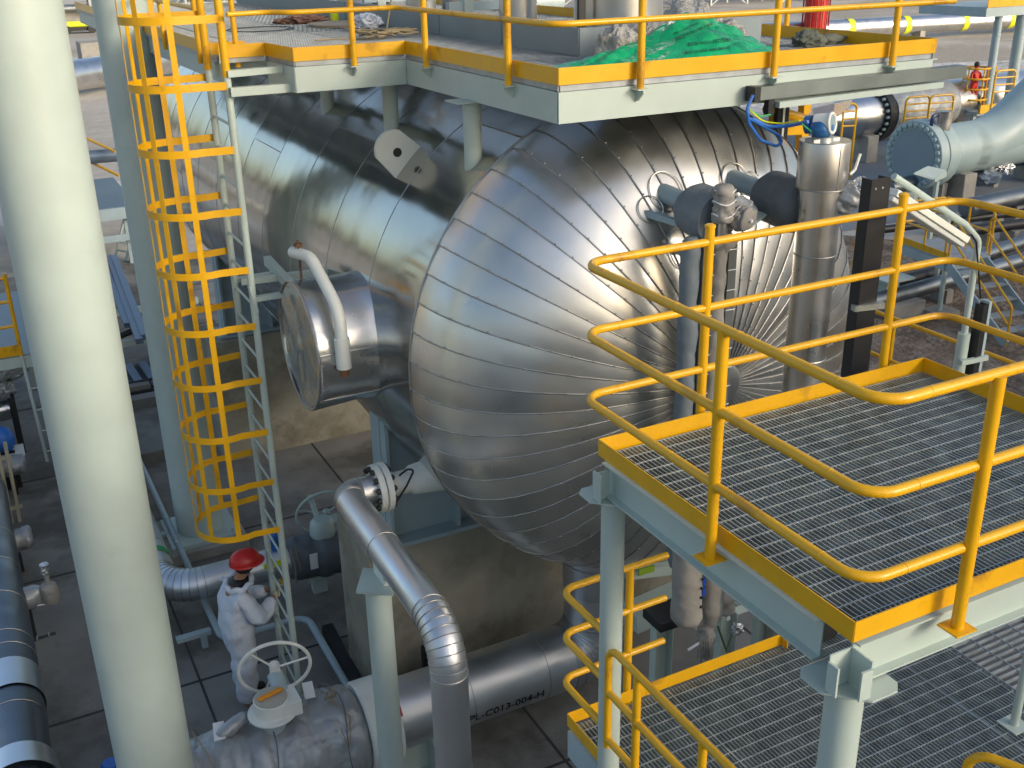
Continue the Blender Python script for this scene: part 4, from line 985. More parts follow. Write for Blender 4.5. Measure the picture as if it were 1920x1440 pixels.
# low pale kerb box behind the gauge foot
t = thing('support_beam', (5.0, 7.2, -7.0), 'pale horizontal beam crossing behind the bottom nozzle to the right', 'beam')
st = MB(); st.bar(at(1180, 1160, 1, 8.0), at(1330, 1085, 1, 8.0) + V((.6, 0, 0)), .3, .22); st.build('beam', PALE, t, smooth=False)
st = MB(); st.bar(at(1175, 1075, 1, 8.3) , at(1300, 1060, 1, 8.3), .1, .12); st.build('flange', PALE, t, smooth=False)
st = MB(); q = at(1213, 1070, 1, 8.1); st.box(q + V((-.1, 0, -.04)), q + V((.1, .02, .04))); st.build('green_sticker', mat("lime_sticker", (0.3, 0.45, 0.03), .5), t)

# ================================================================== THINGS BESIDE THE NEAR PLATFORM
t = thing('outer_walkway', (8.9, 7.5, -5.0), 'slender yellow double railing beyond the near platform, over the bare soil', 'railing')
s = MB(); s.bar((8.93, 5.2, -5.05), (8.93, 10.5, -5.05), .06, .2); s.build('edge_beam', PALEB, t, smooth=False)
for z in (-3.98, -4.48): MB().tube([(8.9, 5.0, z), (8.9, 9.9, z)], .024, 12).build('rail', YEL, t)
for y in (5.6, 7.05, 8.05, 9.8): MB().cyl((8.9, y, -4.98), (8.9, y, -3.98), .026, 12).build('post', YEL, t)
t = thing('vertical_cable_tray', at(1600, 690, 1, 4.95), 'wide matt black upright cable tray behind the platform post', 'cable tray')
a_, b_ = at(1652, 335, 1, 4.93), at(1604, 720, 1, 4.93); xw = .075
s = MB(); s.box((a_.x - xw, 4.93, -5.0), (a_.x + xw, 4.942, a_.z)); s.box((a_.x - xw, 4.943, -5.0), (a_.x - xw + .008, 5.02, a_.z)); s.box((a_.x + xw - .008, 4.943, -5.0), (a_.x + xw, 5.02, a_.z)); s.box((a_.x + xw + .006, 4.95, -5), (a_.x + xw + .035, 5.01, a_.z - .01)); s.build('channel', BLACK, t, smooth=False)
s = MB(); s.bar((a_.x - .1, 4.95, -2.3), (a_.x + .12, 4.90, -2.3), .05, .04); s.build('strap', GALV, t)
for k in (0, 1): MB().cyl((a_.x - .04 + .06 * k, 4.93, a_.z - .06), (a_.x - .04 + .06 * k, 4.925, a_.z - .06), .008, 8).build('bolt', GALV, t)
PX = at(1812, 600, 1, 5.35).x
t = thing('lamp_post', (PX, 5.35, -5.0), 'white bent lamp pole carrying a long sloping white fluorescent fitting', 'lamp')
e0 = at(1668, 345, 1, 5.35); pb = at(1838, 455, 1, 5.35)
s = MB(); s.tube([(PX, 5.35, -5.0), (PX, 5.35, -2.9)], .047, 20); s.build('lower_pole', PALE, t)
s = MB(); s.tube([(PX, 5.35, -2.9), (PX, 5.35, pb.z + .02), V((PX - .18, 5.35, pb.z + .17)), e0 + V((.03, 0, .05))], .026, 16, bend=.10); s.build('upper_pole', PALE, t)
l0, l1 = at(1668, 358, 1, 5.30), at(1802, 447, 1, 5.30); dn = V((l1 - l0)).normalized().cross(V((0, 1, 0)))
if dn.z > 0: dn = -dn
s = MB(); s.bar(l0, l1, .15, .05, dn); s.build('housing', LAMPW, t, bevel=.006)
s = MB(); s.bar(l0 + dn * .045 + V((0, -.0, 0)), l1 + dn * .045, .12, .04, dn); s.build('diffuser', mat("lamp_diffuser", (0.62, 0.64, 0.6), .3), t, bevel=.01)
s = MB()
for f in (.25, .72): 
    c_ = l0.lerp(l1, f) - dn * .05; s.bar(c_ - V((0, .04, 0)), c_ + V((0, .06, 0)), .03, .05)
s.build('clip', GALV, t)
s = MB(); s.tube([l1 + V((.0, 0, .02)), l1 + V((.1, 0, .02)), l1 + V((.17, .0, -.05)), (PX + .085, 5.32, -2.62)], .007, 8, bend=.05); s.build('flex', BLACK, t)
t = thing('vertical_cable_tray', (PX + .1, 5.3, -5.0), 'narrow black upright tray clamped to the white lamp pole', 'cable tray')
s = MB(); s.box((PX + .062, 5.26, -5), (PX + .118, 5.272, -2.66)); s.box((PX + .062, 5.273, -5), (PX + .068, 5.34, -2.66)); s.box((PX + .112, 5.273, -5), (PX + .118, 5.34, -2.66)); s.build('channel', BLACK, t, smooth=False)
s = MB(); s.box((PX + .121, 5.26, -5), (PX + .15, 5.34, -2.64)); s.build('cover', PALEB, t, smooth=False)
s = MB(); s.bar((PX - .06, 5.29, -3.12), (PX + .17, 5.24, -3.10), .03, .04); s.build('clamp', PALE, t); s = MB(); s.bar((PX - .16, 5.29, -3.86), (PX - .02, 5.3, -3.82), .03, .02); s.build('clamp', PALE, t)

# ================================================================== THINGS ON THE UPPER DECK
D = uz + .015
t = thing('clad_column', (6.45, 10.0, D), 'broad silver-clad vertical nozzle rising from the upper deck', 'nozzle')
s = MB(); s.cyl((6.45, 10.05, D), (6.45, 10.05, 1.6), .47, 64); s.build('cladding', ALU, t)
s = MB(); s.bar((5.88, 9.85, D), (5.88, 9.85, .9), .04, .08); s.build('edge_strip', BLACK, t)
t = thing('clad_column', (5.95, 11.0, D), 'small silver drum-like nozzle beside the broad clad one, left of it', 'nozzle')
s = MB(); q = at(1012, 60, 2, D); s.cyl((5.75, 11.0, D), (5.75, 11.0, D + .42), .21, 36); s.build('cladding', ALU, t)
t = thing('clad_column', (5.72, 13.9, D), 'slim silver drum-like nozzle behind the kick plate, midway along', 'nozzle')
s = MB(); s.cyl((5.72, 13.7, D), (5.72, 13.7, D + .5), .2, 36); s.build('cladding', ALU, t)
for i, (x, y, h, l) in enumerate(((5.55, 11.9, 1.4, 'pale square stanchion on the deck nearest the small silver drum'), (5.5, 14.6, 1.3, 'pale square stanchion on the deck behind the slim silver drum'), (5.45, 17.6, 1.2, 'pale square stanchion standing near the far end of the deck'))):
    t = thing('deck_stanchion', (x, y, D), l, 'stanchion', 'stanchions on the upper deck')
    s = MB(); s.bar((x, y, D), (x, y, D + h), .12, .12); s.build('post', PALE, t); s = MB(); s.bar((x - .25, y, D + .3), (x + .9, y, D + .3), .1, .1); s.build('arm', PALEB, t)
t = thing('deck_valve', (5.8, 12.8, D), 'beige wrapped valve behind the kick plate on the upper deck', 'valve')
s = MB(); s.add(*jacket_prof((5.7, 12.7, D + .2), (6.1, 12.9, D + .75), [(0, .1), (.3, .22), (.8, .2), (1, .08)], 28, .03, 4, 3, 16)); s.build('jacket', JACKT, t, ang=60)
t = thing('deck_valve', (6.1, 15.5, D), 'pale valve with a dark blue ring farther back on the upper deck', 'valve')
s = MB(); s.cyl((5.8, 15.6, D), (5.8, 15.6, D + .55), .2, 30); s.build('body', WHITE, t); s = MB(); s.ring((5.8, 15.38, D + .4), (0, 1, .1), .2, .035, 30, 8); s.build('ring', mat("navy", (0.02, .03, .12), .4), t)
t = thing('deck_nozzle', (6.1, 17.2, D), 'wide pale flanged nozzle near the middle of the upper deck', 'nozzle')
s = MB(); s.lathe((6.1, 17.2, D), (6.1, 17.2, D + .5), [(0, .34), (.8, .34), (.81, .46), (1, .46)], 40); s.build('body', ALU, t)
t = thing('steel_tray', (6.3, 16.2, D), 'flat rusty tray heaped with scrap fittings on the upper deck', 'tray')
s = MB(); s.box((5.7, 15.0, D + .3), (6.9, 15.9, D + .36)); s.build('tray', REDP, t); s = MB()
for i in range(9): s.blob((5.85 + .11 * i, 15.4 + .1 * (i % 3), D + .42), .08, .07, .06, 2, .4, 3, i)
s.build('scrap', FOIL, t)
t = thing('plywood_disc', (4.95, 14.0, D), 'worn oval plywood board lying on the upper deck', 'board')
s = MB(); q = at(652, 47, 2, D); s.lathe((q.x, q.y, D), (q.x, q.y, D + .03), [(0, .5), (1, .5)], 40)
for i, v in enumerate(s.v): v.y = q.y + (v.y - q.y) * 1.1
s.build('board', WOOD, t)
t = thing('plastic_bag', at(688, 37, 2, D), 'crumpled clear plastic bag lying on the plywood board', 'bag')
s = MB(); q = at(688, 42, 2, D + .1); s.blob(q, .17, .15, .11, 4, .3, 3, 3); s.build('film', PLAST, t)
t = thing('tape_roll', at(628, 38, 2, D), 'small yellow roll standing on the upper deck grating', 'roll')
q = at(628, 39, 2, D); s = MB(); s.cyl(q, q + V((0, 0, .1)), .06, 20); s.build('tape', YTAG, t)
t = thing('rag_bundle', at(570, 42, 2, D), 'heap of brown rags on the upper deck near the ladder exit', 'rags')
q = at(572, 43, 2, D); s = MB(); s.blob(q + V((0, 0, .04)), .26, .16, .07, 4, .5, 3, 3); s.blob(q + V((-.25, 0.05, .03)), .16, .1, .04, 3, .5, 3, 5); s.build('cloth', BROWN, t)
t = thing('coiled_rope', at(720, 72, 2, D), 'tan rope tangled in loops beside the inner corner of the toe board', 'rope')
q = at(722, 72, 2, D); s = MB(); pts = []
for i in range(60):
    a = i * .42; r = .16 + .09 * math.sin(i * 1.3); pts.append(q + V((r * math.cos(a) * 1.6, r * math.sin(a) * 1.3, .03 + .06 * abs(math.sin(i * .7)))))
s.tube(pts, .011, 6); s.tube([q, at(728, 35, 1, q.y), at(735, -10, 1, q.y)], .010, 6); s.tube([q, q + V((-.5, .1, .02)), q + V((-.8, .05, .02))], .01, 6); s.build('strand', ROPE, t)
t = thing('coiled_wire', at(485, 55, 2, D), 'thin dark wire ring lying on the grating by the ladder exit', 'wire')
q = at(488, 56, 2, D); s = MB(); s.ring(q + V((0, 0, .01)), (0, 0, 1), .42, .006, 40, 6); s.build('wire', DARK, t)
# mineral wool heap under a torn green sheet
bx, by = 5.35, 7.72
def bag_h(u, v):   # u 0..1 along X, v 0..1 along Y
    e = math.sin(PI * min(1, max(0, u))) ** .6 * min(1, v * 1.35 + .02) ** .75 * (1 - max(0, v - .8))
    prof = .05 + .30 * math.exp(-((u - .60) / .28) ** 2) + .06 * math.exp(-((u - .85) / .1) ** 2)
    calm = min(1, abs(u - .42) / .25) ** 1.5; n_ = .04 * noise.noise(V((u * 5, v * 3, 2))) + (.10 * abs(noise.noise(V((u * 8 - v * 5, v * 4, 9)))) + .06 * abs(noise.noise(V((u * 20 + v * 9, v * 9, 4))))) * (.25 + .75 * calm)
    return max(0, e * (prof + n_))
gx0, gx1, gy0, gy1 = 4.42, 6.62, 7.17, 8.15
t = thing('insulation_heap', (bx, by + .2, D), 'grey heap of mineral wool piled behind the green sheet', 'insulation')
s = MB()
for (x, y, rx, ry, rz, sd_) in ((5.15, 7.98, .22, .18, .22, 1), (5.5, 8.0, .38, .26, .26, 2), (5.85, 7.98, .34, .26, .32, 3), (6.15, 7.85, .22, .2, .24, 5)): s.blob((x, y, D + rz * .35), rx, ry, rz, 4, .28, 2.2, sd_)
s.build('wool', WOOL, t, ang=80)
t = thing('green_sheet', (5.4, 7.6, D), 'crumpled green plastic sack with black print draped over the mineral wool', 'plastic sack')
NU, NV = 170, 80; vs = []
for j in range(NV + 1):
    for i in range(NU + 1):
        u, v = i / NU, j / NV
        x = gx0 + (gx1 - gx0) * u + .03 * noise.noise(V((u * 6, v * 6, 1))); y = gy0 + (gy1 - gy0) * v * .8 + .02 * noise.noise(V((u * 9, v * 6, 5)))
        vs.append(V((x, y, D + .012 + bag_h(u, v))))
s = MB(); s.add(vs, [(j * (NU + 1) + i, j * (NU + 1) + i + 1, (j + 1) * (NU + 1) + i + 1, (j + 1) * (NU + 1) + i) for j in range(NV) for i in range(NU)]); gs = s.build('sheet', GREEN, t, ang=50)
from mathutils.bvhtree import BVHTree
bvh = BVHTree.FromPolygons([tuple(v) for v in s.v], s.f)
pm = MB()
for body, x, z, wpx, rot in (("ROCK WOOL FACTORY", 1290, 88, 80, -7), ("MADE IN UNITED ARAB EMIRATES", 1284, 103, 86, -7), ("ROCK WOOL FACTORY", 1268, 78, 76, -24), ("MADE IN UNITED ARAB EMIRATES", 1264, 66, 50, -24)):
    tv, tf = text_mesh(body, 1.0, .015); out = []; ok = True; wd = max(v.x for v in tv); k_ = wpx / wd
    c_, s_ = math.cos(rad(rot)), math.sin(rad(rot))
    for v in tv:
        a_, b_ = v.x * k_, v.y * k_ * 1.2
        d = ray(x + a_ * c_ + b_ * s_, z + a_ * s_ - b_ * c_).normalized(); hit = bvh.ray_cast(V((0, 0, 0)), d)
        if hit[0] is None: ok = False; break
        out.append(hit[0] + hit[1] * (.010 if hit[1].dot(d) < 0 else -.010))
    if ok: pm.add(out, tf)
if pm.v: pm.build('sheet_lettering', INKG, gs, smooth=False)
t = thing('work_glove', at(1540, 82, 2, D), 'grey-green rag and glove left in the right corner of the upper deck', 'glove')
q = at(1515, 86, 2, D); s = MB(); s.blob(q + V((0, 0, .05)), .17, .12, .09, 4, .3, 2, 3); s.blob(q + V((.32, .05, .04)), .18, .07, .05, 3, .3, 2, 4); s.build('cloth', mat("olive_cloth", (0.12, .13, .10), .9), t)

# ================================================================== WORKER
WX, WY = 1.83, 11.08
t = thing('person', (WX, WY, G), 'worker in loose white coveralls and a red hard hat beside the ladder foot', 'person')
K = 1.2; fw = V((.96, .22, 0)).normalized(); rt = V((fw.y, -fw.x, 0))
def L(r, f, z): return rt * r * K + fw * f * K + V((0, 0, z * K)) + V((WX, WY, G))
def skin(name, nodes, edges, m, parent, root=0, sub=2):
    me = bpy.data.meshes.new(name); base = parent_base(parent)
    me.from_pydata([n[0] - base for n in nodes], edges, []); me.materials.append(m)
    o = bpy.data.objects.new(name, me); COL.objects.link(o); o.parent = parent
    md = o.modifiers.new("skin", 'SKIN'); md.use_smooth_shade = True; md.branch_smoothing = .6
    for i, n in enumerate(nodes):
        r = n[1]; o.data.skin_vertices[0].data[i].radius = (r * K, r * K) if not isinstance(r, tuple) else (r[0] * K, r[1] * K)
        o.data.skin_vertices[0].data[i].use_root = (i == root)
    sb = o.modifiers.new("sub", 'SUBSURF'); sb.levels = sub; sb.render_levels = sub
    return o
def skel(grow=0.0, head=True):
    g = grow
    g2 = g * 1.5; N = [(L(0, 0, .93), .12 + g2), (L(0, -.02, 1.12), .12 + g2), (L(0, .0, 1.30), .125 + g2), (L(0, .08, 1.43), .085 + g)]
    E_ = [(0, 1), (1, 2), (2, 3)]
    def chain(start, pts):
        k = start
        for p, r in pts: N.append((p, r)); E_.append((k, len(N) - 1)); k = len(N) - 1
        return k
    for sgn, stp in ((-1, 0.06), (1, -.04)):
        chain(0, [(L(sgn * .10, 0, .84), .10 + g), (L(sgn * .115, .02 + stp, .48), .068 + g * 1.1), (L(sgn * .12, stp - .01, .12), .05 + g * 1.2)] + ([(L(sgn * .12, stp, .06), .034), (L(sgn * .13, stp + .10, .04), .022)] if head else []))
    hands = []
    k = chain(2, [(L(.18, .05, 1.35), .052 + g), (L(.27, .14, 1.08), .052 + g), (L(.12, .36, 1.17), .036 + g * .8)]); hands.append(k)
    if head: chain(k, [(L(.10, .42, 1.19), .028)])
    k = chain(2, [(L(-.18, .06, 1.35), .052 + g), (L(-.24, .20, 1.10), .052 + g), (L(-.05, .40, 1.19), .036 + g * .8)]); hands.append(k)
    if head: chain(k, [(L(-.03, .45, 1.21), .028)]); chain(3, [(L(0, .11, 1.49), .055), (L(.01, .15, 1.58), .085), (L(.015, .165, 1.66), .088), (L(.015, .165, 1.72), .06)])
    return N, E_
N_, E_ = skel(0, True); skin('body', N_, E_, SKIN, t)
N_, E_ = skel(.052, False); N_[3] = (N_[3][0], .115); co_ = skin('coverall', N_, E_, CLOTH, t, sub=3)
for tn_, sz_, st_ in (('broad_folds', .22, .075), ('fine_folds', .08, .03)):
    tx = bpy.data.textures.new(tn_, 'CLOUDS'); tx.noise_scale = sz_; tx.noise_depth = 2; md = co_.modifiers.new(tn_, 'DISPLACE'); md.texture = tx; md.strength = st_; md.mid_level = .5
hc = L(.02, .17, 1.66); hd = (fw * .95 + rt * .15).normalized(); hr = V((hd.y, -hd.x, 0))
# face: nose, brow and mouth on the head, turned to the pipe
s = MB(); s.blob(hc + hd * .10 + V((0, 0, -.03)), .018, .018, .026, 2, .05); s.blob(hc + hr * .11 + V((0, 0, -.02)), .016, .02, .035, 2, .05); s.blob(hc - hr * .11 + V((0, 0, -.02)), .016, .02, .035, 2, .05); s.build('ear', SKIN, t)
s = MB(); s.blob(hc - V((0, 0, .075)) - hd * .02, .105, .105, .085, 3, .08, 3, 2); s.build('hair', BLACK, t)
hv = []; s = MB()
n_, mrow = 36, 10
for j in range(mrow + 1):
    a = j / mrow * PI / 2
    for i in range(n_):
        th = 2 * PI * i / n_; rr = .178 * math.cos(a) if j else .180
        rr *= (1 + .06 * math.cos(2 * th)); 
        hv.append(hc + hd * rr * math.cos(th) + hr * rr * .92 * math.sin(th) + V((0, 0, -.01 + .165 * math.sin(a) + .008 * math.cos(th * 2) * math.sin(a * 2))))
s.add(hv, [(j * n_ + i, j * n_ + (i + 1) % n_, (j + 1) * n_ + (i + 1) % n_, (j + 1) * n_ + i) for j in range(mrow) for i in range(n_)])
hh = s.build('hard_hat', RED, t, ang=60)
s = MB(); bv = []
for k_, (ri, zz) in enumerate(((.172, .0), (.188, -.014), (.188, -.022), (.172, -.012))):
    for i in range(n_):
        th = 2 * PI * i / n_; ext = ri + (.045 * max(0, math.cos(th)) ** 2 if k_ in (1, 2) else 0)
        bv.append(hc + hd * ext * math.cos(th) + hr * ext * .92 * math.sin(th) + V((0, 0, zz)))
s.add(bv, [(a_ * n_ + i, a_ * n_ + (i + 1) % n_, ((a_ + 1) % 4) * n_ + (i + 1) % n_, ((a_ + 1) % 4) * n_ + i) for a_ in range(4) for i in range(n_)]); s.build('hat_brim', RED, hh, ang=50)
s = MB(); cpts = []
for i in range(30):
    th = 2 * PI * i / 30; cpts.append(L(.145 * math.cos(th), .085 + .125 * math.sin(th), 1.445 + .03 * math.sin(th) + .012 * math.sin(7 * th)))
s.tube(cpts, .034, 10, closed=True); s.build('collar', CLOTH, t, ang=80)
s = MB(); s.blob(L(0, .095, 1.455), .125, .125, .055, 3, .1); s.build('undershirt', BLACK, t)
for sgn, stp in ((-1, .06), (1, -.04)):
    q = L(sgn * .12, stp + .04, 0); s = MB(); s.add([p for p in []], []); b0 = MB()
    b0.blob(q + V((0, 0, .055 * K)) + fw * .04, .075, .075, .06, 3, .05); b0.blob(q + V((0, 0, .045 * K)) + fw * .14, .065, .065, .05, 3, .05)
    b0.build('boot', BLACK, t)
def hand(wr, d, side, up, parent):
    d = d.normalized(); sd_ = side.normalized(); nrm = d.cross(sd_).normalized(); N = []; E2 = []
    g_ = MB(); 
    pts = []; 
    g_.blob(wr + d * .05, .042, .042, .042, 3, .03)
    for i, (o_, ln) in enumerate(((-.033, .075), (-.011, .088), (.011, .083), (.033, .066))):
        b_ = wr + d * .075 + sd_ * o_; g_.tube([b_, b_ + d * ln * .5, b_ + d * ln * .75 + nrm * ln * .35, b_ + d * ln * .7 + nrm * ln * .65], [.013, .012, .011, .008], 8)
    b_ = wr + d * .03 - sd_ * .035; g_.tube([b_, b_ - sd_ * .03 + d * .03, b_ - sd_ * .03 + d * .07 + nrm * .03], [.015, .013, .010], 8)
    return g_.build('glove', GLOVE, parent, ang=80)
hand(L(.11, .39, 1.18), L(.06, .5, 1.26) - L(.11, .39, 1.18), V((0, 0, 1)).cross(fw), 1, t)
hand(L(-.04, .43, 1.20), L(.0, .52, 1.25) - L(-.04, .43, 1.20), fw.cross(V((0, 0, 1))), 1, t)
s = MB(); q = L(.04, .52, 1.28); s.blob(q, .035, .035, .03, 2, .4); s.tube([q, q + V((.03, .0, .25))], .008, 6); lab(tag(s.build('hand_tool', mat("brass_tool", (0.35, 0.22, 0.03), .4, metal=.6)), cat='tool'), 'small brass-coloured tool held up in the gloved hand')

# ================================================================== LEFT EDGE
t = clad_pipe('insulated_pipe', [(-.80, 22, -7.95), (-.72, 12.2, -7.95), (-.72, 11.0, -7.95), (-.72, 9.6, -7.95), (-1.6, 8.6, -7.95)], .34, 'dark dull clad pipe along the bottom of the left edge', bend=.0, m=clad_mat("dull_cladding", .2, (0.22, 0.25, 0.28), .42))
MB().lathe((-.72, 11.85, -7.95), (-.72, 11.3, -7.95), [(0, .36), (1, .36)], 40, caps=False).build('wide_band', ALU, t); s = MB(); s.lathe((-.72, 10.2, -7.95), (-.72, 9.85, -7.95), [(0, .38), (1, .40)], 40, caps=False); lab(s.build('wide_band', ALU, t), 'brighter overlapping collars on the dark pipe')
for i, (x, y, r, l) in enumerate(((40, 1010, .16, 'crumpled silver wrapped stub by the left edge, nearer of two beside the dark pipe'), (30, 872, .16, 'crumpled silver wrapped stub by the left edge, farther of two beside the dark pipe'))):
    q = at(x, y, 2, -8.15); t = thing('wrapped_stub', (q.x, q.y, G), l, 'pipe stub')
    s = MB(); s.add(*jacket_prof(q - V((.25, 0, 0)), q + V((.16, 0, 0)), [(0, .13), (.2, .17), (.9, .17), (1, .12)], 28, .03, 6, i, 14)); s.build('jacket', JACK, t, ang=60)
    s = MB(); s.cyl((q.x - .1, q.y, G), (q.x - .1, q.y, q.z), .05, 12); s.build('drain_leg', DARK, t)
q = at(62, 1115, 2, -8.0); t = thing('wrapped_valve', (q.x, q.y, G), 'small wrapped valve with a foil-capped top, above the paving at the left edge', 'valve')
s = MB(); s.add(*jacket_prof(q - V((.42, .05, .02)), q + V((.12, 0, 0)), [(0, .08), (.3, .16), (.8, .15), (1, .1)], 28, .02, 6, 3, 16)); s.build('jacket', JACK, t, ang=60)
q2 = at(93, 1108, 2, -7.95); s = MB(); s.add(*jacket_prof(q2 - V((0, 0, .18)), q2 + V((0, 0, .12)), [(0, .08), (.3, .12), (.9, .11), (1, .06)], 24, .02, 6, 8, 14)); s.cyl(q2 + V((0, 0, .1)), q2 + V((0, 0, .38)), .035, 10); s.build('bonnet', JACKT, t, ang=60)
s = MB(); s.cyl(q2 + V((0, 0, .28)), q2 + V((0, 0, .42)), .06, 16); s.build('foil_cap', FOIL, t)
s = MB(); s.tube([q + V((.02, -.1, -.12)), q + V((.16, -.14, -.12))], .01, 6); s.build('lever_handle', TAG, t)
s = MB(); s.cyl((q.x - .1, q.y, G), (q.x - .1, q.y, q.z - .1), .04, 10); s.build('drain_leg', DARK, t)
q = at(38, 1207, 2, -8.05); t = thing('flanged_stub', (q.x, q.y, q.z), 'small white flanged stub with a thin threaded stem, left edge', 'pipe stub')
s = MB(); s.cyl(q - V((.35, 0, 0)), q, .04, 14); s.build('stub', WHITE, t); s = MB(); s.cyl(q, q + V((.02, 0, 0)), .11, 20); s.cyl(q + V((.04, 0, 0)), q + V((.06, 0, 0)), .11, 20); s.cyl(q + V((.019, 0, 0)), q + V((.041, 0, 0)), .06, 12); s.build('flange', WHITE, t)
s = MB(); s.cyl(q + V((.06, 0, 0)), q + V((.42, .03, 0)), .02, 10); s.build('stem', DARK, t); s = MB(); s.ring(q + V((.2, .015, 0)), (1, 0, 0), .028, .01, 12, 6); s.ring(q + V((.34, .02, 0)), (1, 0, 0), .028, .01, 12, 6); s.build('nut', GALV, t)
q = at(5, 825, 2, -7.8); t = thing('blue_drum', (q.x, q.y, G), 'blue plastic container at the left edge, on a dark stand', 'container')
s = MB(); s.blob(q, .2, .2, .24, 3, .08, 2, 1); s.build('container', BLUEC, t); s = MB(); s.box((q.x - .15, q.y - .15, G), (q.x + .15, q.y - .05, q.z - .2)); s.build('stand', BLACK, t); s = MB(); s.box((q.x - .3, q.y - .25, q.z - .26), (q.x + .3, q.y + .2, q.z - .22)); s.build('shelf', WHITE, t)
q = at(12, 900, 2, -7.9); t = thing('shelving_frame', (q.x, q.y - .5, G), 'cream slatted crate side leaning at the left edge below the blue container', 'crate')
s = MB()
for k in range(4): s.bar((q.x - .3 + .12 * k, q.y, G), (q.x - .26 + .12 * k, q.y - .1, -7.2), .05, .03)
for z in (-8.4, -7.5): s.bar((q.x - .35, q.y - .04, z), (q.x + .15, q.y - .04, z), .03, .06)
s.build('slat', mat("cream_timber", (0.45, .42, .3), .8), t)
t = thing('blue_bollard', at(210, 1436, 2, -8.2), 'blue plastic cap on a stub at the bottom edge beside the foreground column', 'cap')
q = at(208, 1440, 2, -8.25); s = MB(); s.lathe(q - V((0, 0, .4)), q + V((0, 0, .08)), [(0, .07), (.6, .07), (.62, .10), (.95, .10), (1, .08)], 24); s.build('cap_body', BLUEC, t)
# small access platform with a yellow rail and white ladder
t = thing('access_platform', (-.6, 19.6, -6.6), 'small far-left access platform with orange-yellow rails and a white ladder', 'platform')
z0 = -6.6; X1 = at(40, 665, 2, z0).x; Y1 = at(40, 665, 2, z0).y
s = MB(); s.box((-3.0, Y1, z0 - .06), (X1 + .35, Y1 + 4.2, z0)); s.build('deck', BOARDG, t, smooth=False)
s = MB(); s.box((-3.0, Y1 - .04, z0 - .22), (X1 + .4, Y1 - .002, z0 - .03)); s.box((X1 + .355, Y1, z0 - .22), (X1 + .4, Y1 + 4.2, z0 - .03)); s.build('edge_beam', PALE, t, smooth=False)
s = MB(); s.box((-3.0, Y1 - .02, z0), (X1 + .02, Y1 - .01, z0 + .2)); s.build('toe_board', YEL, t, smooth=False)
for k in (.55, 1.0, 1.42): MB().tube([(-3.0, Y1 - .03, z0 + k), (X1, Y1 - .03, z0 + k)], .03, 10).build('rail', YEL, t)
MB().cyl((X1, Y1 - .03, z0 - .1), (X1, Y1 - .03, z0 + 1.5), .036, 12).build('post', YEL, t); MB().cyl((X1 + .3, Y1 + 2.6, z0 - .1), (X1 + .3, Y1 + 2.6, z0 + 1.4), .05, 12).build('post', YEL, t)
for dx in (0, .6): MB().bar((X1 + dx + .06, Y1 - .08, G), (X1 + dx + .0, Y1 - .06, z0 + .0), .05, .05).build('ladder_stile', PALE, t)
z = G + .2
while z < z0: MB().tube([(X1 + .04, Y1 - .07, z), (X1 + .64, Y1 - .07, z)], .016, 8).build('rung', PALE, t); z += .42
for x, y in ((-2.5, Y1 + .3), (X1 + .2, Y1 + 3.9)): MB().bar((x, y, G), (x, y, z0 - .07), .12, .12).build('leg', PALE, t)
q = at(20, 690, 2, -7.0); t = thing('wrapped_valve', (q.x, q.y, G), 'jumble of foil-wrapped fittings beneath the far-left access platform', 'valve')
s = MB(); s.blob(q, .25, .22, .2, 4, .4, 2.4, 3); s.blob(q + V((-.25, 0, -.35)), .22, .2, .2, 4, .4, 2.4, 8); s.build('jacket', JACK, t, ang=80); s = MB(); s.blob(q + V((-.02, -.02, .3)), .07, .07, .12, 3, .3, 3, 4); s.build('foil_cap', FOIL, t)
s = MB(); s.cyl((q.x - .1, q.y, G), (q.x - .1, q.y, q.z), .06, 10); s.build('drain_leg', DARK, t)
q = at(15, 765, 2, -8.1); t = thing('wrapped_stub', (q.x, q.y, G), 'round silver wrapped pipe end under the far-left access platform', 'pipe stub')
s = MB(); s.add(*jacket_prof(q - V((.5, 0, 0)), q + V((.15, 0, 0)), [(0, .2), (.9, .22), (1, .14)], 28, .02, 6, 3, 12)); s.build('jacket', ALU, t, ang=60); s = MB(); s.cyl((q.x - .3, q.y, G), (q.x - .3, q.y, q.z), .07, 10); s.build('drain_leg', DARK, t)

# ================================================================== BETWEEN THE TWO COLUMNS
t = thing('steel_rack', (2.9, 25, G), 'low rack holding a stack of blue-grey steel channels', 'rack')
s = MB()
for k, (xa, ya, xb, yb, zz) in enumerate(((205, 482, 262, 640, -7.75), (214, 482, 272, 632, -7.72), (196, 500, 240, 610, -7.78), (225, 668, 262, 648, -8.2))):
    if k < 3: s.bar(at(xa, ya, 2, zz), at(xb, yb, 2, zz), .16, .12)
s.build('channel', mat("blue_grey_steel", (0.17, 0.22, 0.28), .45, metal=.3), t, smooth=False)
s = MB()
for y_ in (24.2, 26.6):
    s = MB(); s.box((1.2, y_, G + .35), (4.6, y_ + .12, G + .5)); s.box((1.3, y_, G), (1.42, y_ + .12, G + .35)); s.box((4.3, y_, G), (4.42, y_ + .12, G + .35)); s.build('crossbar', PALE, t, smooth=False)
s = MB(); s.tube([(1.3, 24.6, G + .2), (3.6, 24.4, G + .9), (3.7, 22.8, G + .9), (3.0, 22.2, G + .2), (1.3, 22.3, G + .15)], .07, 10, bend=.3); s.build('loop', BLACK, t)
t = thing('pallet_of_channels', (2.4, 22.6, G), 'dark flat skid with ribbed channels, lower of the two stacks between the columns', 'skid')
s = MB(); s.box((1.5, 21.9, G + .05), (3.3, 23.6, G + .12)); s.build('base', BLACK, t, bevel=.02)
s = MB()
for k in range(4): s.bar((1.8 + .3 * k, 22.1, G + .17), (1.75 + .3 * k, 23.5, G + .17), .17, .08)
s.build('channel', MATS["blue_grey_steel"], t, smooth=False)
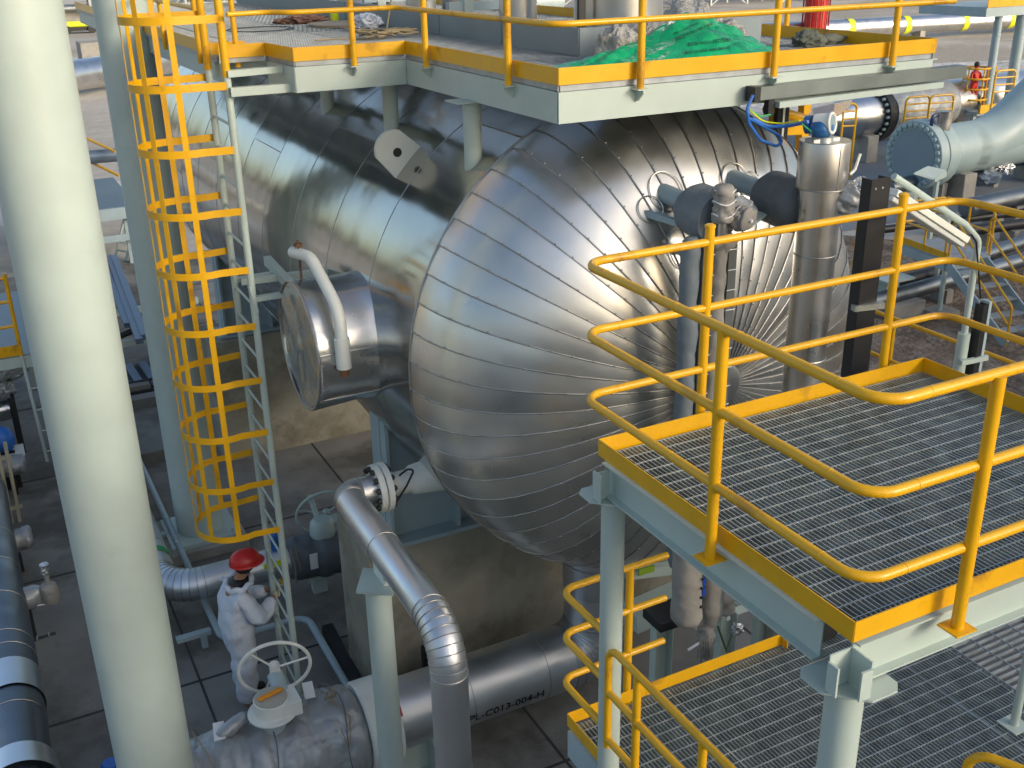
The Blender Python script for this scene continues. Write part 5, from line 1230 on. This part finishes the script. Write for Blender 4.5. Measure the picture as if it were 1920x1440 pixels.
for i, (xa, ya, l) in enumerate(((275, 765, 'low dark concrete block on the paving beside the far column, lower of two'), (262, 742, 'low grey concrete block on the paving beside the far column, upper of two'), (300, 865, 'long low dark block on the paving near the foot of the far column'))):
    q = at(xa, ya, 2, G); t = thing('concrete_block', (q.x, q.y, G), l, 'block'); s = MB(); s.box((q.x - .5, q.y, G), (q.x + .25, q.y + .3, G + .22)); s.build('block', CONC, t, bevel=.015)
q = at(190, 400, 2, -7.3)
t = thing('access_platform', (3.5, 32.5, -7.0), 'farther access platform glimpsed between the two columns, with a dull blue deck', 'platform')
z0 = -6.9; ya_, yb_ = at(205, 390, 2, z0).y, at(205, 333, 2, z0).y; x0_, x1_ = 1.0, at(236, 360, 2, z0).x
s = MB(); s.box((x0_, ya_, z0 - .08), (x1_, yb_, z0)); s.build('deck', mat("blue_deck", (0.13, 0.19, 0.23), .5, var=.1), t, smooth=False)
s = MB(); s.box((x0_, ya_ - .06, z0 - .35), (x1_, ya_ - .002, z0 - .02)); s.box((x0_, ya_ - .06, z0 - 1.0), (x1_, ya_ - .002, z0 - .8)); s.build('edge_beam', PALEB, t, smooth=False)
s = MB(); s.box((x0_, yb_, z0), (x1_ - .9, yb_ + .02, z0 + .3)); s.box((at(196, 400, 2, z0).x - .5, ya_ + 1, z0), (at(196, 400, 2, z0).x - .45, yb_, z0 + .2)); s.build('toe_board', YEL, t, smooth=False)
for k in (.75, 1.5): MB().tube([(x0_, yb_, z0 + k), (x1_ - .9, yb_, z0 + k), (x1_, yb_ - 1.8, z0 + k - .4)], .045, 8, bend=.2).build('rail', YEL, t)
for x in (x1_ - .9, x1_ - 1.3): MB().cyl((x, yb_, z0), (x, yb_, z0 + 1.5), .045, 8).build('post', YEL, t)
for x in (x0_ + .3, x1_ - .3): MB().bar((x, ya_ + .4, G), (x, ya_ + .4, z0 - .1), .2, .2).build('leg', PALEB, t)
t = thing('step_ladder', at(225, 480, 2, G), 'white aluminium ladder leaning against the blue-decked platform', 'ladder')
a0_, a1_ = at(215, 484, 2, G + .05), at(240, 478, 2, G + .05); up_ = V((.35, .9, 2.9))
a0_, a1_, t0_, t1_ = at(215, 484, 2, G + .02), at(237, 488, 2, G + .02), at(242, 375, 1, 33.6), at(262, 380, 1, 33.6)
for p_, q_ in ((a0_, t0_), (a1_, t1_)): MB().bar(p_, q_, .09, .05).build('stile', PALE, t)
for k in range(1, 7): MB().tube([a0_.lerp(t0_, k / 7), a1_.lerp(t1_, k / 7)], .03, 8).build('rung', PALE, t)
t = thing('overhead_pipe', at(200, 292, 2, -6.2), 'blue-grey pipe crossing high between the two columns', 'pipe')
s = MB(); q = at(200, 292, 1, 36); s.cyl(q + V((-6, .6, 0)), q + V((4, -.4, 0)), .21, 24); s.build('tube', mat("blue_grey_pipe", (0.16, 0.21, 0.27), .35, metal=.5), t)
for dx in (-5, 3.4): MB().cyl((q.x + dx, q.y, G), (q.x + dx, q.y, q.z), .12, 12).build('support', PALEB, t)

# ================================================================== FAR YARD
def hpipe(name, pa, pb, zc_, r, label, m, cat='pipe', sup=9.0, group=None, supm=None):
    a, b = at(*pa, 2, zc_), at(*pb, 2, zc_); u = (b - a).normalized(); a = a - u * 25; b = b + u * 25
    t = thing(name, (a + b) / 2, label, cat, group); MB().cyl(a, b, r, 24).build('tube', m, t); L_ = (b - a).length; k = 4; sp = MB()
    n_ = 0
    while k < L_:
        c_ = a + u * k; s = MB(); s.bar(V((c_.x, c_.y, G)), V((c_.x, c_.y, zc_ - r * .6)), r * 1.4, r * .8); s.build('sleeper', supm or CONCL, t, smooth=False); k += sup; n_ += 1
    return t
fp_ = hpipe('far_pipeline', (1600, 52), (1900, 36), G + 1.2, .75, 'long pale pipeline crossing the sand at top right, with yellow collars', ALU, sup=14)
q0, q1 = at(1600, 52, 2, G + 1.2), at(1900, 36, 2, G + 1.2); u = (q1 - q0).normalized()
t = fp_
for x in (1590, 1695, 1803, 1890):
    c_ = at(x, 52 - (x - 1600) * 16 / 300, 2, G + 1.2); MB().lathe(c_ - u * .3, c_ + u * .3, [(0, .78), (1, .78)], 20, caps=False).build('collar', YTAG, t)
t = thing('concrete_sleeper', at(1725, 48, 2, G), 'pale concrete block under the pipeline at top right', 'block')
q = at(1728, 50, 2, G); s = MB(); s.box((q.x - 1.2, q.y - .8, G), (q.x + 1.2, q.y + .8, G + 1.0)); s.build('block', CONCL, t, bevel=.03)
hpipe('far_pipeline', (150, 140), (222, 128), G + 1.3, .95, 'pale weathered pipeline seen between the two columns', ALU, sup=70)
t = thing('concrete_anchor', at(185, 150, 2, G), 'upright white concrete anchor block round the far pipeline', 'block')
q = at(182, 150, 2, G); s = MB(); s.box((q.x - .8, q.y - .3, G), (q.x + .8, q.y + 2.2, G + 2.6)); s.build('block', CONCL, t, bevel=.04)
t = thing('kerb_wall', at(190, 160, 2, G), 'long low white kerb in front of the far pipeline', 'kerb')
qa, qb = at(140, 168, 2, G), at(235, 158, 2, G); u = (qb - qa).normalized(); s = MB(); s.bar(qa - u * 30 + V((0, 0, .35)), qb + u * 2.5 + V((0, 0, .35)), 1.0, .7); s.build('kerb', mat("white_kerb", (0.6, .6, .58), .8), t)
t = thing('kerb_wall', at(190, 42, 2, G), 'white road edge barrier near the top between the columns', 'barrier')
qa, qb = at(135, 44, 2, G), at(235, 38, 2, G); u = (qb - qa).normalized(); s = MB(); s.bar(qa - u * 40 + V((0, 0, 1.0)), qb + u * 60 + V((0, 0, 1.0)), .6, 2.4); s.build('barrier', MATS["white_kerb"], t)
t = thing('parked_machine', at(150, 62, 2, G), 'small yellow machine standing on the sand between the columns', 'machine')
q = at(151, 62, 2, G); s = MB(); s.box((q.x - 1.6, q.y - .7, G + .7), (q.x + 1.0, q.y + .7, G + 1.3)); s.build('body', YTAG, t, bevel=.15); s = MB(); s.box((q.x - 2.0, q.y - .9, G + .3), (q.x + 1.6, q.y + .9, G + .7)); s.build('chassis', BLACK, t)
for dx in (-1.5, 1.2): s = MB(); s.cyl((q.x + dx, q.y - 1.2, G + .45), (q.x + dx, q.y - .7, G + .45), .45, 16); s.build('wheel', BLACK, t)
# latticed pipe racks across the top
rr_ = random.Random(3)
def rack(x0, y0, x1, y1, hgt, lab_, n=14):
    t = thing('pipe_rack', (x0, y0, G), lab_, 'pipe rack', 'far pipe racks'); u = V((x1 - x0, y1 - y0, 0)); Ln = u.length; u.normalize(); w_ = V((-u.y, u.x, 0)) * 5
    p0 = V((x0, y0, G)); fr = MB()
    for k in range(n + 1):
        c = p0 + u * Ln * k / n
        for o_ in (V((0, 0, 0)), w_): fr.bar(c + o_, c + o_ + V((0, 0, hgt)), .28, .28)
        for z in (hgt * .45, hgt * .8, hgt): fr.bar(c + V((0, 0, z)), c + w_ + V((0, 0, z)), .2, .25)
        if k < n and k % 2 == 0:
            d = p0 + u * Ln * (k + 1) / n; fr.bar(c, d + V((0, 0, hgt * .8)), .14, .14); fr.bar(d, c + V((0, 0, hgt * .8)), .14, .14)
    fr.build('frame', GALVL, t, smooth=False)
    for j in range(6):
        z = hgt * (.5 if j % 2 else .85); o_ = w_ * (j + .5) / 6; c = p0 + o_ + V((0, 0, z)); MB().cyl(c, c + u * Ln, rr_.uniform(.15, .4), 10).build('pipe', [ALU, GALV, STST, MATS["rusty_steel"]][j % 4], t)
    return t
rack(60, 128, 190, 118, 5.0, 'lattice pipe rack along the top of the picture, nearer row at top right', 22)
rack(70, 160, 230, 150, 7.0, 'lattice pipe rack along the top of the picture, farther row behind')
rack(10, 150, 64, 146, 4.0, 'lattice pipe rack at the top centre behind the upper railing')
for i in range(22):
    x = rr_.uniform(45, 200); y = rr_.uniform(105, 175); h = rr_.uniform(1.5, 5); t = None
    m_ = rr_.choice([GALVL, STST, MATS["rusty_steel"], PALEB, CONCL]); r = rr_.uniform(.6, 1.6)
    cn_ = {GALVL: 'light grey', STST: 'silver', MATS['rusty_steel']: 'rust brown', PALEB: 'pale blue', CONCL: 'cream'}[m_]
    t = thing('storage_drum', (x, y, G), ('%s upright drum among the far pipe racks' if i % 2 else '%s lying tank on skids among the far pipe racks') % cn_, 'equipment', 'small equipment among the far racks')
    s = MB()
    if i % 2: s.lathe((x, y, G), (x, y, G + h), [(0, r), (.9, r), (1, r * .5)], 20)
    else: s.cyl((x - 2.5, y, G + r + .5), (x + 2.5, y, G + r + .5), r, 20); s.box((x - 2, y - r * .7, G), (x - 1.6, y + r * .7, G + 1)); s.box((x + 1.6, y - r * .7, G), (x + 2, y + r * .7, G + 1))
    s.build('body', m_, t)
q = at(1525, 86, 2, G); t = thing('red_tank', q, 'upright red tank with a caged top, behind the right end of the upper platform', 'tank')
s = MB(); s.cyl(q, q + V((0, 0, 5.6)), .95, 40); s.build('shell', REDP, t); s = MB()
for k in range(14):
    a = 2 * PI * k / 14; s.bar(q + V((1.1 * math.cos(a), 1.1 * math.sin(a), 0)), q + V((1.1 * math.cos(a), 1.1 * math.sin(a), 6.4)), .07, .07)
s.build('stay', mat("dark_red", (0.2, .01, .01), .5), t); MB().ring(q + V((0, 0, 6.4)), (0, 0, 1), 1.1, .08, 30, 6).build('top_ring', MATS["dark_red"], t)

# ------------------------------------------------ launchers and big pipes on the right
PB = mat("big_pipe_paint", (0.36, 0.46, 0.46), .4, var=.06)
fc = at(1712, 292, 2, -7.0); zz = fc.z; ax1 = V((.86, -.10, 0)).normalized()
ax1 = V((.95, .05, 0)).normalized()
e1 = at(1850, 255, 2, -6.3)
R1 = 1.06
t = thing('big_elbow_pipe', fc, 'giant pale blue-green pipe with a round bolted blind flange and rising elbow, at right', 'pipe')
p2 = fc + ax1 * 4.1
s = MB(); s.cyl(fc, fc + ax1 * .42, R1 * 1.10, 64); s.build('blind_flange', PB, t, bevel=.03)
s = MB(); s.cyl(fc + ax1 * .45, fc + ax1 * .95, R1 * 1.10, 64); s.lathe(fc + ax1 * .95, fc + ax1 * 1.3, [(0, R1 * 1.06), (1, R1 * .86)], 48); s.build('weld_flange', PB, t, bevel=.03)
s = MB(); s.cyl(fc - ax1 * .02, fc - ax1 * .0, R1 * .84, 64); s.build('flange_face', mat("flange_face_shade", (0.24, 0.31, 0.34), .5, var=.04), t)  # darker blue-grey disc paints the shade of the flange face
up1 = V((.45, -.1, .88)).normalized()
s = MB(); s.tube([fc + ax1 * 1.0, p2, p2 + V((3.4, -.4, 2.7)), p2 + V((9, -1, 7.2))], R1 * .84, 48, bend=3.2, nb=12); s.build('riser', PB, t)
s = MB(); s.cyl(fc + ax1 * 2.4, fc + ax1 * 13, R1 * .84, 48); s.build('run_pipe', PB, t)
a_, b_, d_ = frame(ax1)
for k in range(28):
    th = 2 * PI * k / 28; c_ = fc + (a_ * math.cos(th) + b_ * math.sin(th)) * R1 * .97
    s = MB(); s.lathe(c_ - ax1 * .10, c_ + ax1 * .02, [(0, .04), (.2, .085), (1, .085)], 10); s.build('flange_bolt', PB, t)
for dx in (2.2, 7): c_ = fc + ax1 * dx; MB().box((c_.x - .3, c_.y - .8, G), (c_.x + .3, c_.y + .8, c_.z - R1 * .7)).build('pedestal', CONCL, t, bevel=.03)
t = thing('small_canopy', at(1765, 325, 1, 21), 'pale folded steel rain canopy on a thin post in front of the blind flange', 'canopy')
P4 = [at(1714, 324, 1, 20.5), at(1740, 311, 1, 21.3), at(1775, 319, 1, 21.3), at(1752, 335, 1, 20.5)]
s = MB(); s.prism(P4, (0, 0, 0), (0, 0, -.04)); s.prism([at(1753, 336, 1, 20.45), at(1775, 320, 1, 21.3), at(1775, 331, 1, 21.3), at(1753, 342, 1, 20.45)], (0, 0, 0), (0, .03, 0)); s.build('roof_sheet', PALE, t, smooth=False)
q = at(1757, 340, 1, 20.8); s = MB(); s.bar((q.x, q.y, G), q, .1, .1); s.build('post', PALE, t)
# second launcher with a dark bolted ring
c0 = at(1636, 214, 2, -6.9); ax2 = V((.90, .44, 0)).normalized(); ax2 = V((.80, .10, 0)).normalized()
t = thing('pipeline_launcher', c0, 'fat silver launcher barrel with a black ring of bolts and grey jacket, upper right', 'launcher')
s = MB(); s.lathe(c0 - ax2 * 3.4, c0 - ax2 * .25, [(0, .3), (.25, .35), (.45, .78), (1, .86)], 48); s.build('nose', ALU, t)
s = MB(); s.cyl(c0 - ax2 * .22, c0 + ax2 * .2, 1.10, 48); fl2 = s.build('bolt_ring', DARK, t)
a_, b_, d_ = frame(ax2)
for k in range(24):
    th = 2 * PI * k / 24; c_ = c0 + (a_ * math.cos(th) + b_ * math.sin(th)) * .98; MB().cyl(c_ - ax2 * .34, c_ + ax2 * .1, .06, 8).build('bolt', PALE, fl2)
s = MB(); s.add(*jacket_prof(c0 + ax2 * .22, c0 + ax2 * 4.6, [(0, 1.15), (.5, 1.15), (1, 1.0)], 56, .05, 1.2, 3, 30)); s.build('jacket', JACK, t, ang=60)
s = MB(); s.cyl(c0 + ax2 * 4.6, c0 + ax2 * 12, .95, 48); s.build('barrel', ALU, t); MB().box((c0.x - 1, c0.y - .9, G), (c0.x - .4, c0.y + .9, c0.z - .7)).build('pedestal', CONCL, t, bevel=.03); s = MB(); s.box((c0.x + 5, c0.y - .9, G), (c0.x + 5.6, c0.y + .9, c0.z - .8)); s.build('pedestal', CONCL, t)
def ladderframe(px_, py0_, py1_, Y, w_, label, n=4, m=YEL):
    a, b = at(px_, py0_, 1, Y), at(px_, py1_, 1, Y); t = thing('guard_frame', (a.x, Y, b.z), label, 'guard rail', 'tubular yellow guard frames by the launcher')
    s = MB(); s.tube([(a.x, Y, G), (a.x, Y, a.z), (a.x + w_, Y - .15, a.z), (a.x + w_, Y - .15, G)], .045, 10, bend=.2); s.build('hoop', m, t)
    for k in range(1, n): z = a.z + (b.z - a.z) * k / n; MB().tube([(a.x, Y, z), (a.x + w_, Y - .15, z)], .035, 8).build('rung', m, t)
ladderframe(1700, 183, 235, 31.5, 1.15, 'tubular yellow guard frame before the grey jacket, left of the pair')
ladderframe(1745, 180, 235, 31.0, 1.15, 'tubular yellow guard frame before the grey jacket, right of the pair')
ladderframe(1868, 133, 185, 31.0, 1.0, 'tubular yellow guard frame farthest right, by the tall pale posts')
ladderframe(1583, 195, 250, 30.5, .5, 'short narrow yellow guard frame left of the black bolt ring')
t = thing('instrument_pot', at(1765, 235, 1, 25.5), 'small silver instrument pot on the shoulder of the giant pipe', 'instrument')
q = at(1765, 243, 1, 25.6); s = MB(); s.cyl(q, q + V((0, 0, .62)), .28, 24); s.build('pot', STST, t); s = MB(); s.tube([q + V((-.25, 0, .5)), q + V((-.5, 0, .5)), q + V((-.5, 0, 0)), q + V((-.3, 0, -.2))], .06, 8, bend=.15); s.build('hose', mat("navy"  , (0, 0, 0)), t)
s = MB(); s.cyl((q.x, q.y, q.z - .7), q, .07, 12); s.build('stub', PALE, t)
# caged ladder and person in red
q = at(1825, 180, 1, 33); t = thing('caged_ladder', (q.x, 33, G), 'small far yellow ladder cage round a figure in red, upper right', 'ladder')
for k in range(4):
    z = at(1825, 128 + 19 * k, 1, 33).z; MB().ring((q.x, 33, z), (0, 0, 1), .52, .045, 28, 6).build('hoop', YEL, t)
zt = at(1825, 126, 1, 33).z; zb = at(1825, 190, 1, 33).z
for k in range(5):
    a = rad(40 + 72 * k); MB().bar((q.x + .52 * math.cos(a), 33 + .52 * math.sin(a), zb), (q.x + .52 * math.cos(a), 33 + .52 * math.sin(a), zt), .05, .03).build('cage_strap', YEL, t)
for dx in (.35, .8): MB().cyl((q.x + dx, 32.7, G), (q.x + dx, 32.7, zt), .05, 8).build('stile', YEL, t)
z = G + .4
while z < zt: MB().tube([(q.x + .35, 32.7, z), (q.x + .8, 32.7, z)], .025, 6).build('rung', YEL, t); z += .45
s = MB(); s.box((q.x - .4, 32.2, zb - .4), (q.x + 1.3, 32.3, zb - .05)); s.build('toe_board', YEL, t, smooth=False)
s = MB(); s.box((q.x - .45, 32.3, zb - .5), (q.x + 1.3, 34, zb - .35)); s.build('deck', PALEB, t)
for dx in (-.3, 1.1): MB().bar((q.x + dx, 32.6, G), (q.x + dx, 32.6, zb - .5), .15, .15).build('leg', PALEB, t)
t = thing('person', (q.x, 33, zb - .35), 'distant person in red overalls inside the small yellow ladder cage', 'person')
KK = 1.15; B0 = V((q.x - .05, 33, zb - .35)); K_old = K; K = KK
def LL(r, f, z): return B0 + V((r * KK, f * KK, z * KK))
N2 = [(LL(0, 0, .93), .13), (LL(0, 0, 1.15), .13), (LL(0, 0, 1.35), .14), (LL(0, 0, 1.46), .06), (LL(0, 0, 1.6), .09), (LL(0, 0, 1.7), .06), (LL(-.1, 0, .85), .09), (LL(-.11, 0, .48), .07), (LL(-.11, 0, .08), .05), (LL(.1, 0, .85), .09), (LL(.11, 0, .48), .07), (LL(.11, 0, .08), .05), (LL(-.2, 0, 1.36), .06), (LL(-.26, -.05, 1.1), .045), (LL(-.2, -.3, 1.05), .04), (LL(.2, 0, 1.36), .06), (LL(.26, -.05, 1.1), .045), (LL(.2, -.3, 1.05), .04)]
skin('body', N2, [(0, 1), (1, 2), (2, 3), (3, 4), (4, 5), (0, 6), (6, 7), (7, 8), (0, 9), (9, 10), (10, 11), (2, 12), (12, 13), (13, 14), (2, 15), (15, 16), (16, 17)], REDP, t)
s = MB(); s.blob(LL(0, 0, 1.66), .12, .12, .12, 3, .05); s.build('hair', BLACK, t); K = K_old
# platform and tall posts at far right
q = at(1878, 18, 1, 32.5); t = thing('high_platform', (q.x, 32.5, G), 'high pale blue platform on tall posts in the top right corner', 'platform')
zt = at(1850, 14, 1, 32.5).z; xl = at(1846, 20, 1, 32.5).x
s = MB(); s.box((xl, 32.4, zt - .38), (xl + 6, 36, zt)); s.build('deck', PALEB, t, smooth=False); s = MB(); s.box((xl, 32.36, zt + .0), (xl + 6, 32.39, zt + .32)); s.build('toe_board', YEL, t, smooth=False)
for x_, w_ in ((1869, .34), (1912, .46)):
    p_ = at(x_, 60, 1, 32.7); MB().cyl((p_.x, 32.7, G), (p_.x, 32.7, zt + (3 if w_ > .4 else -.39)), w_ / 2, 20).build('post', PALEB, t)
for x_ in (1873, 1898): p_ = at(x_, 10, 1, 32.4); MB().cyl((p_.x, 32.4, zt), (p_.x, 32.4, zt + 1.2), .05, 8).build('rail_post', YEL, t)
# pipes between stair and flange
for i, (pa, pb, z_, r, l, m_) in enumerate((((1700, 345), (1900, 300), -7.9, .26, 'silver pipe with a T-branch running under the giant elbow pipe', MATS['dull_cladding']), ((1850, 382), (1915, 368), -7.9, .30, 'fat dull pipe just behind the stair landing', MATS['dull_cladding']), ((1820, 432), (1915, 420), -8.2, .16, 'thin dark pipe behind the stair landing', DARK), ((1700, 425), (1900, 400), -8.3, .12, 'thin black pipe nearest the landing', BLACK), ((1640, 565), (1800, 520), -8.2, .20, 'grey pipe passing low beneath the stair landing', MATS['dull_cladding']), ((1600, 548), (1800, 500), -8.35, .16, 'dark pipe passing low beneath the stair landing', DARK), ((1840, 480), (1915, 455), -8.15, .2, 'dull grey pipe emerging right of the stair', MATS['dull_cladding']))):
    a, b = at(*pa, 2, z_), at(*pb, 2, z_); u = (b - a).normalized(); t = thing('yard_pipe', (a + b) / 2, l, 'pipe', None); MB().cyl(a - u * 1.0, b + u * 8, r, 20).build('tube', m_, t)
    for k in (.3, .8): c_ = a.lerp(b, k); MB().box((c_.x - .12, c_.y - .25, G), (c_.x + .12, c_.y + .25, z_ - r * .8)).build('sleeper', CONCL, t)
q = at(1852, 305, 2, -7.6); t = thing('branch_valve', q, 'dark blue-grey valve with foil scraps under the giant pipe at right', 'valve')
s = MB(); s.cyl(q + V((0, 0, -.3)), q + V((0, 0, .9)), .25, 20); s.build('branch', ALU, t); s = MB(); s.blob(q + V((0, 0, -.5)), .55, .4, .3, 3, .3, 2, 3); s.build('body', mat("blue_grey_steel", (0, 0, 0)), t); s = MB(); s.blob(q + V((.8, -.1, -.25)), .35, .2, .2, 4, .6, 3, 5); s.build('foil_scrap', FOIL, t)
t = thing('sleeper_block', at(1690, 600, 2, G), 'pale concrete footing on the soil between the platform posts', 'block')
q = at(1702, 590, 2, G); s = MB(); s.box((q.x - .7, q.y - .2, G), (q.x + .35, q.y + .6, G + .38)); s.build('block', CONCL, t, bevel=.02)
s = MB(); s.box((q.x - .6, q.y + .2, G + .39), (q.x - .2, q.y + .5, G + .9)); s.box((q.x - .8, q.y, G + .9), (q.x + .1, q.y + .6, G + .95)); s.build('bracket', PALE, t, smooth=False)
# stair with landing
LZ = -7.25; t = thing('access_stair', at(1860, 600, 2, G), 'pale steel stair with yellow rails going up to a small grating landing', 'stair')
c1, c2, c3, c4 = at(1690, 455, 2, LZ), at(1775, 487, 2, LZ), at(1850, 462, 2, LZ), at(1735, 440, 2, LZ)
dv = (c2 - c1).normalized(); nx_ = V((-dv.y, dv.x, 0)); 
if nx_.x < 0: nx_ = -nx_
wd = 1.25; P = [c1, c2, c2 + nx_ * wd, c1 + nx_ * wd]
s = MB(); s.prism(P, (0, 0, 0), (0, 0, -.05)); s.build('landing', GALVL, t, smooth=False)
s = MB(); s.bar(c1 + V((0, 0, -.15)) - nx_ * .03, c2 + V((0, 0, -.15)) - nx_ * .03, .05, .22); s.bar(c2 + V((0, 0, -.15)) + dv * .03, c2 + nx_ * wd + V((0, 0, -.15)) + dv * .03, .05, .22); s.build('edge_beam', PALEB, t, smooth=False)
s = MB(); s.bar(c1 + V((0, 0, .08)), c2 + V((0, 0, .08)), .012, .16); s.build('toe_board', YEL, t, smooth=False)
def pol(pts, r=.028): MB().tube(pts, r, 10, bend=.12).build('rail', YEL, t)
h1, h2 = V((0, 0, 1.05)), V((0, 0, .55))
pol([c1, c1 + h1, c1 + nx_ * wd + h1, c1 + nx_ * wd]); pol([c1 + h2, c1 + nx_ * wd + h2]); pol([c1 + h1, c1.lerp(c2, .95) + h1, c1.lerp(c2, .95)]); pol([c1 + h2, c1.lerp(c2, .95) + h2]); pol([c1.lerp(c2, .5), c1.lerp(c2, .5) + h1])
pol([c1 + nx_ * wd + h1, c2 + nx_ * wd * 1.0 + h1, c2 + nx_ * wd]); pol([c1 + nx_ * wd + h2, c2 + nx_ * wd + h2]); pol([(c1 + c2) / 2 + nx_ * wd, (c1 + c2) / 2 + nx_ * wd + h1])
b0 = at(1862, 610, 2, G); sv = b0 - V((c2.x, c2.y, G)); sv = V((dv.x, dv.y, 0)) * 2.25
s0a, s1a = c2 + dv * .05, V((c2.x, c2.y, G)) + sv; s0b, s1b = s0a + nx_ * 1.1, s1a + nx_ * 1.1
for a, b in ((s0a, s1a), (s0b, s1b)):
    MB().bar(a + V((0, 0, -.1)), b + V((0, 0, .05)), .04, .24, (0, 0, 1)).build('stringer', PALEB, t, smooth=False)
    pol([a + V((0, 0, .1)), a + h1 + V((0, 0, 0)), b + h1 * .9, b + V((0, 0, .05))]); pol([a + h2, b + h2 * .9])
for k in range(1, 6):
    f = k / 6; p_ = s0a.lerp(s1a, f); q_ = s0b.lerp(s1b, f); MB().bar(p_ + nx_ * .03, q_ - nx_ * .03, .27, .035).build('step', GALVL, t, smooth=False)
for c_ in (c1, c2, c1 + nx_ * wd): MB().cyl((c_.x + .05, c_.y + .05, G), (c_.x + .05, c_.y + .05, LZ - .06), .06, 12).build('leg', PALE, t)
s = MB(); s.box((c2.x - .2, c2.y - .2, G), (c2.x + .5, c2.y + .4, G + .15)); s.build('footing', CONCL, t, bevel=.02)
t = thing('guard_frame', at(1608, 520, 2, G), 'slim yellow gate-like rail standing on the soil right of the standpipe', 'guard rail')
a, b = at(1600, 500, 2, G), at(1634, 485, 2, G); s = MB(); s.tube([a, a + V((0, 0, 1.3)), b + V((0, 0, 1.3)), b], .04, 10, bend=.1); s.tube([a + V((0, 0, .65)), b + V((0, 0, 1.1))], .03, 8); s.tube([a + V((0, 0, .1)), b + V((0, 0, .6))], .03, 8); s.build('frame', YEL, t)
# yellow frame and black upright behind the cap of the standpipe
t = thing('yellow_gantry', (6.6, 9.4, -4), 'bright yellow steel frame between the vessel head and the standpipe cap', 'gantry')
Yg = 8.6; s = MB()
for xa, ya, xb, yb, w_ in ((1455, 195, 1444, 330, .12), (1510, 185, 1498, 300, .12)): 
    a, b = at(xa, ya, 1, Yg), at(xb, yb, 1, Yg); s.bar((a.x, Yg, -5.5), (a.x, Yg, -1.35), .09, .09)
s.bar(at(1450, 245, 1, Yg), at(1520, 240, 1, Yg), .10, .10); s.build('upright', YEL, t)
s = MB(); s.tube([at(1436, 203, 1, Yg - .3), at(1525, 228, 1, Yg - .3)], .05, 14); s.build('rail', YEL, t)
t = thing('vertical_cable_tray', (6.4, 8.2, -4), 'short black upright with a pale slotted strip behind the blue cables', 'cable tray')
a = at(1471, 190, 1, 8.2); s = MB(); s.box((a.x - .07, 8.2, -4), (a.x + .07, 8.26, -1.35)); s.build('channel', BLACK, t); s = MB(); s.box((a.x - .012, 8.19, -3), (a.x + .012, 8.198, a.z)); s.build('slotted_strip', WHITE, t)

# unseen stepped building, added behind the viewpoint to block sun from the paving
t = thing('shade_building', (0, -16, G), 'grey stepped building added unseen behind the viewpoint to cast shade', 'building')
bm_ = mat("shade_building_wall", (0.46, 0.48, 0.46), .6, var=.15, vscale=.6)
for x0_, x1_, h_ in ((-45, 12, -1.4), (12.01, 21, -1.2), (21.01, 26.5, 5.2), (26.51, 62, 6.2)):  # roof steps set by where the added shadow should fall
    s = MB(); s.box((x0_, -30, G), (x1_, -14, h_)); s.build('wall', bm_, t, smooth=False)
    s = MB(); s.box((x0_ - .1, -30.1, h_ + .003), (x1_ + .1, -13.8, h_ + .25)); s.build('roof', GALV, t, smooth=False)
fm_ = mat("shade_building_frame", (0.3, .32, .3), .5); wg_ = mat("shade_building_glass", (0.03, .04, .05), .1)
for x in range(-44, 62, 7):
    s = MB(); s.box((x - .2, -13.99, G), (x + .2, -13.6, -1.4)); s.build('column', fm_, t, smooth=False)
    s = MB(); s.box((x + 1.2, -13.97, -3.6), (x + 4.4, -13.9, -1.9)); s.build('window', wg_, t, smooth=False)
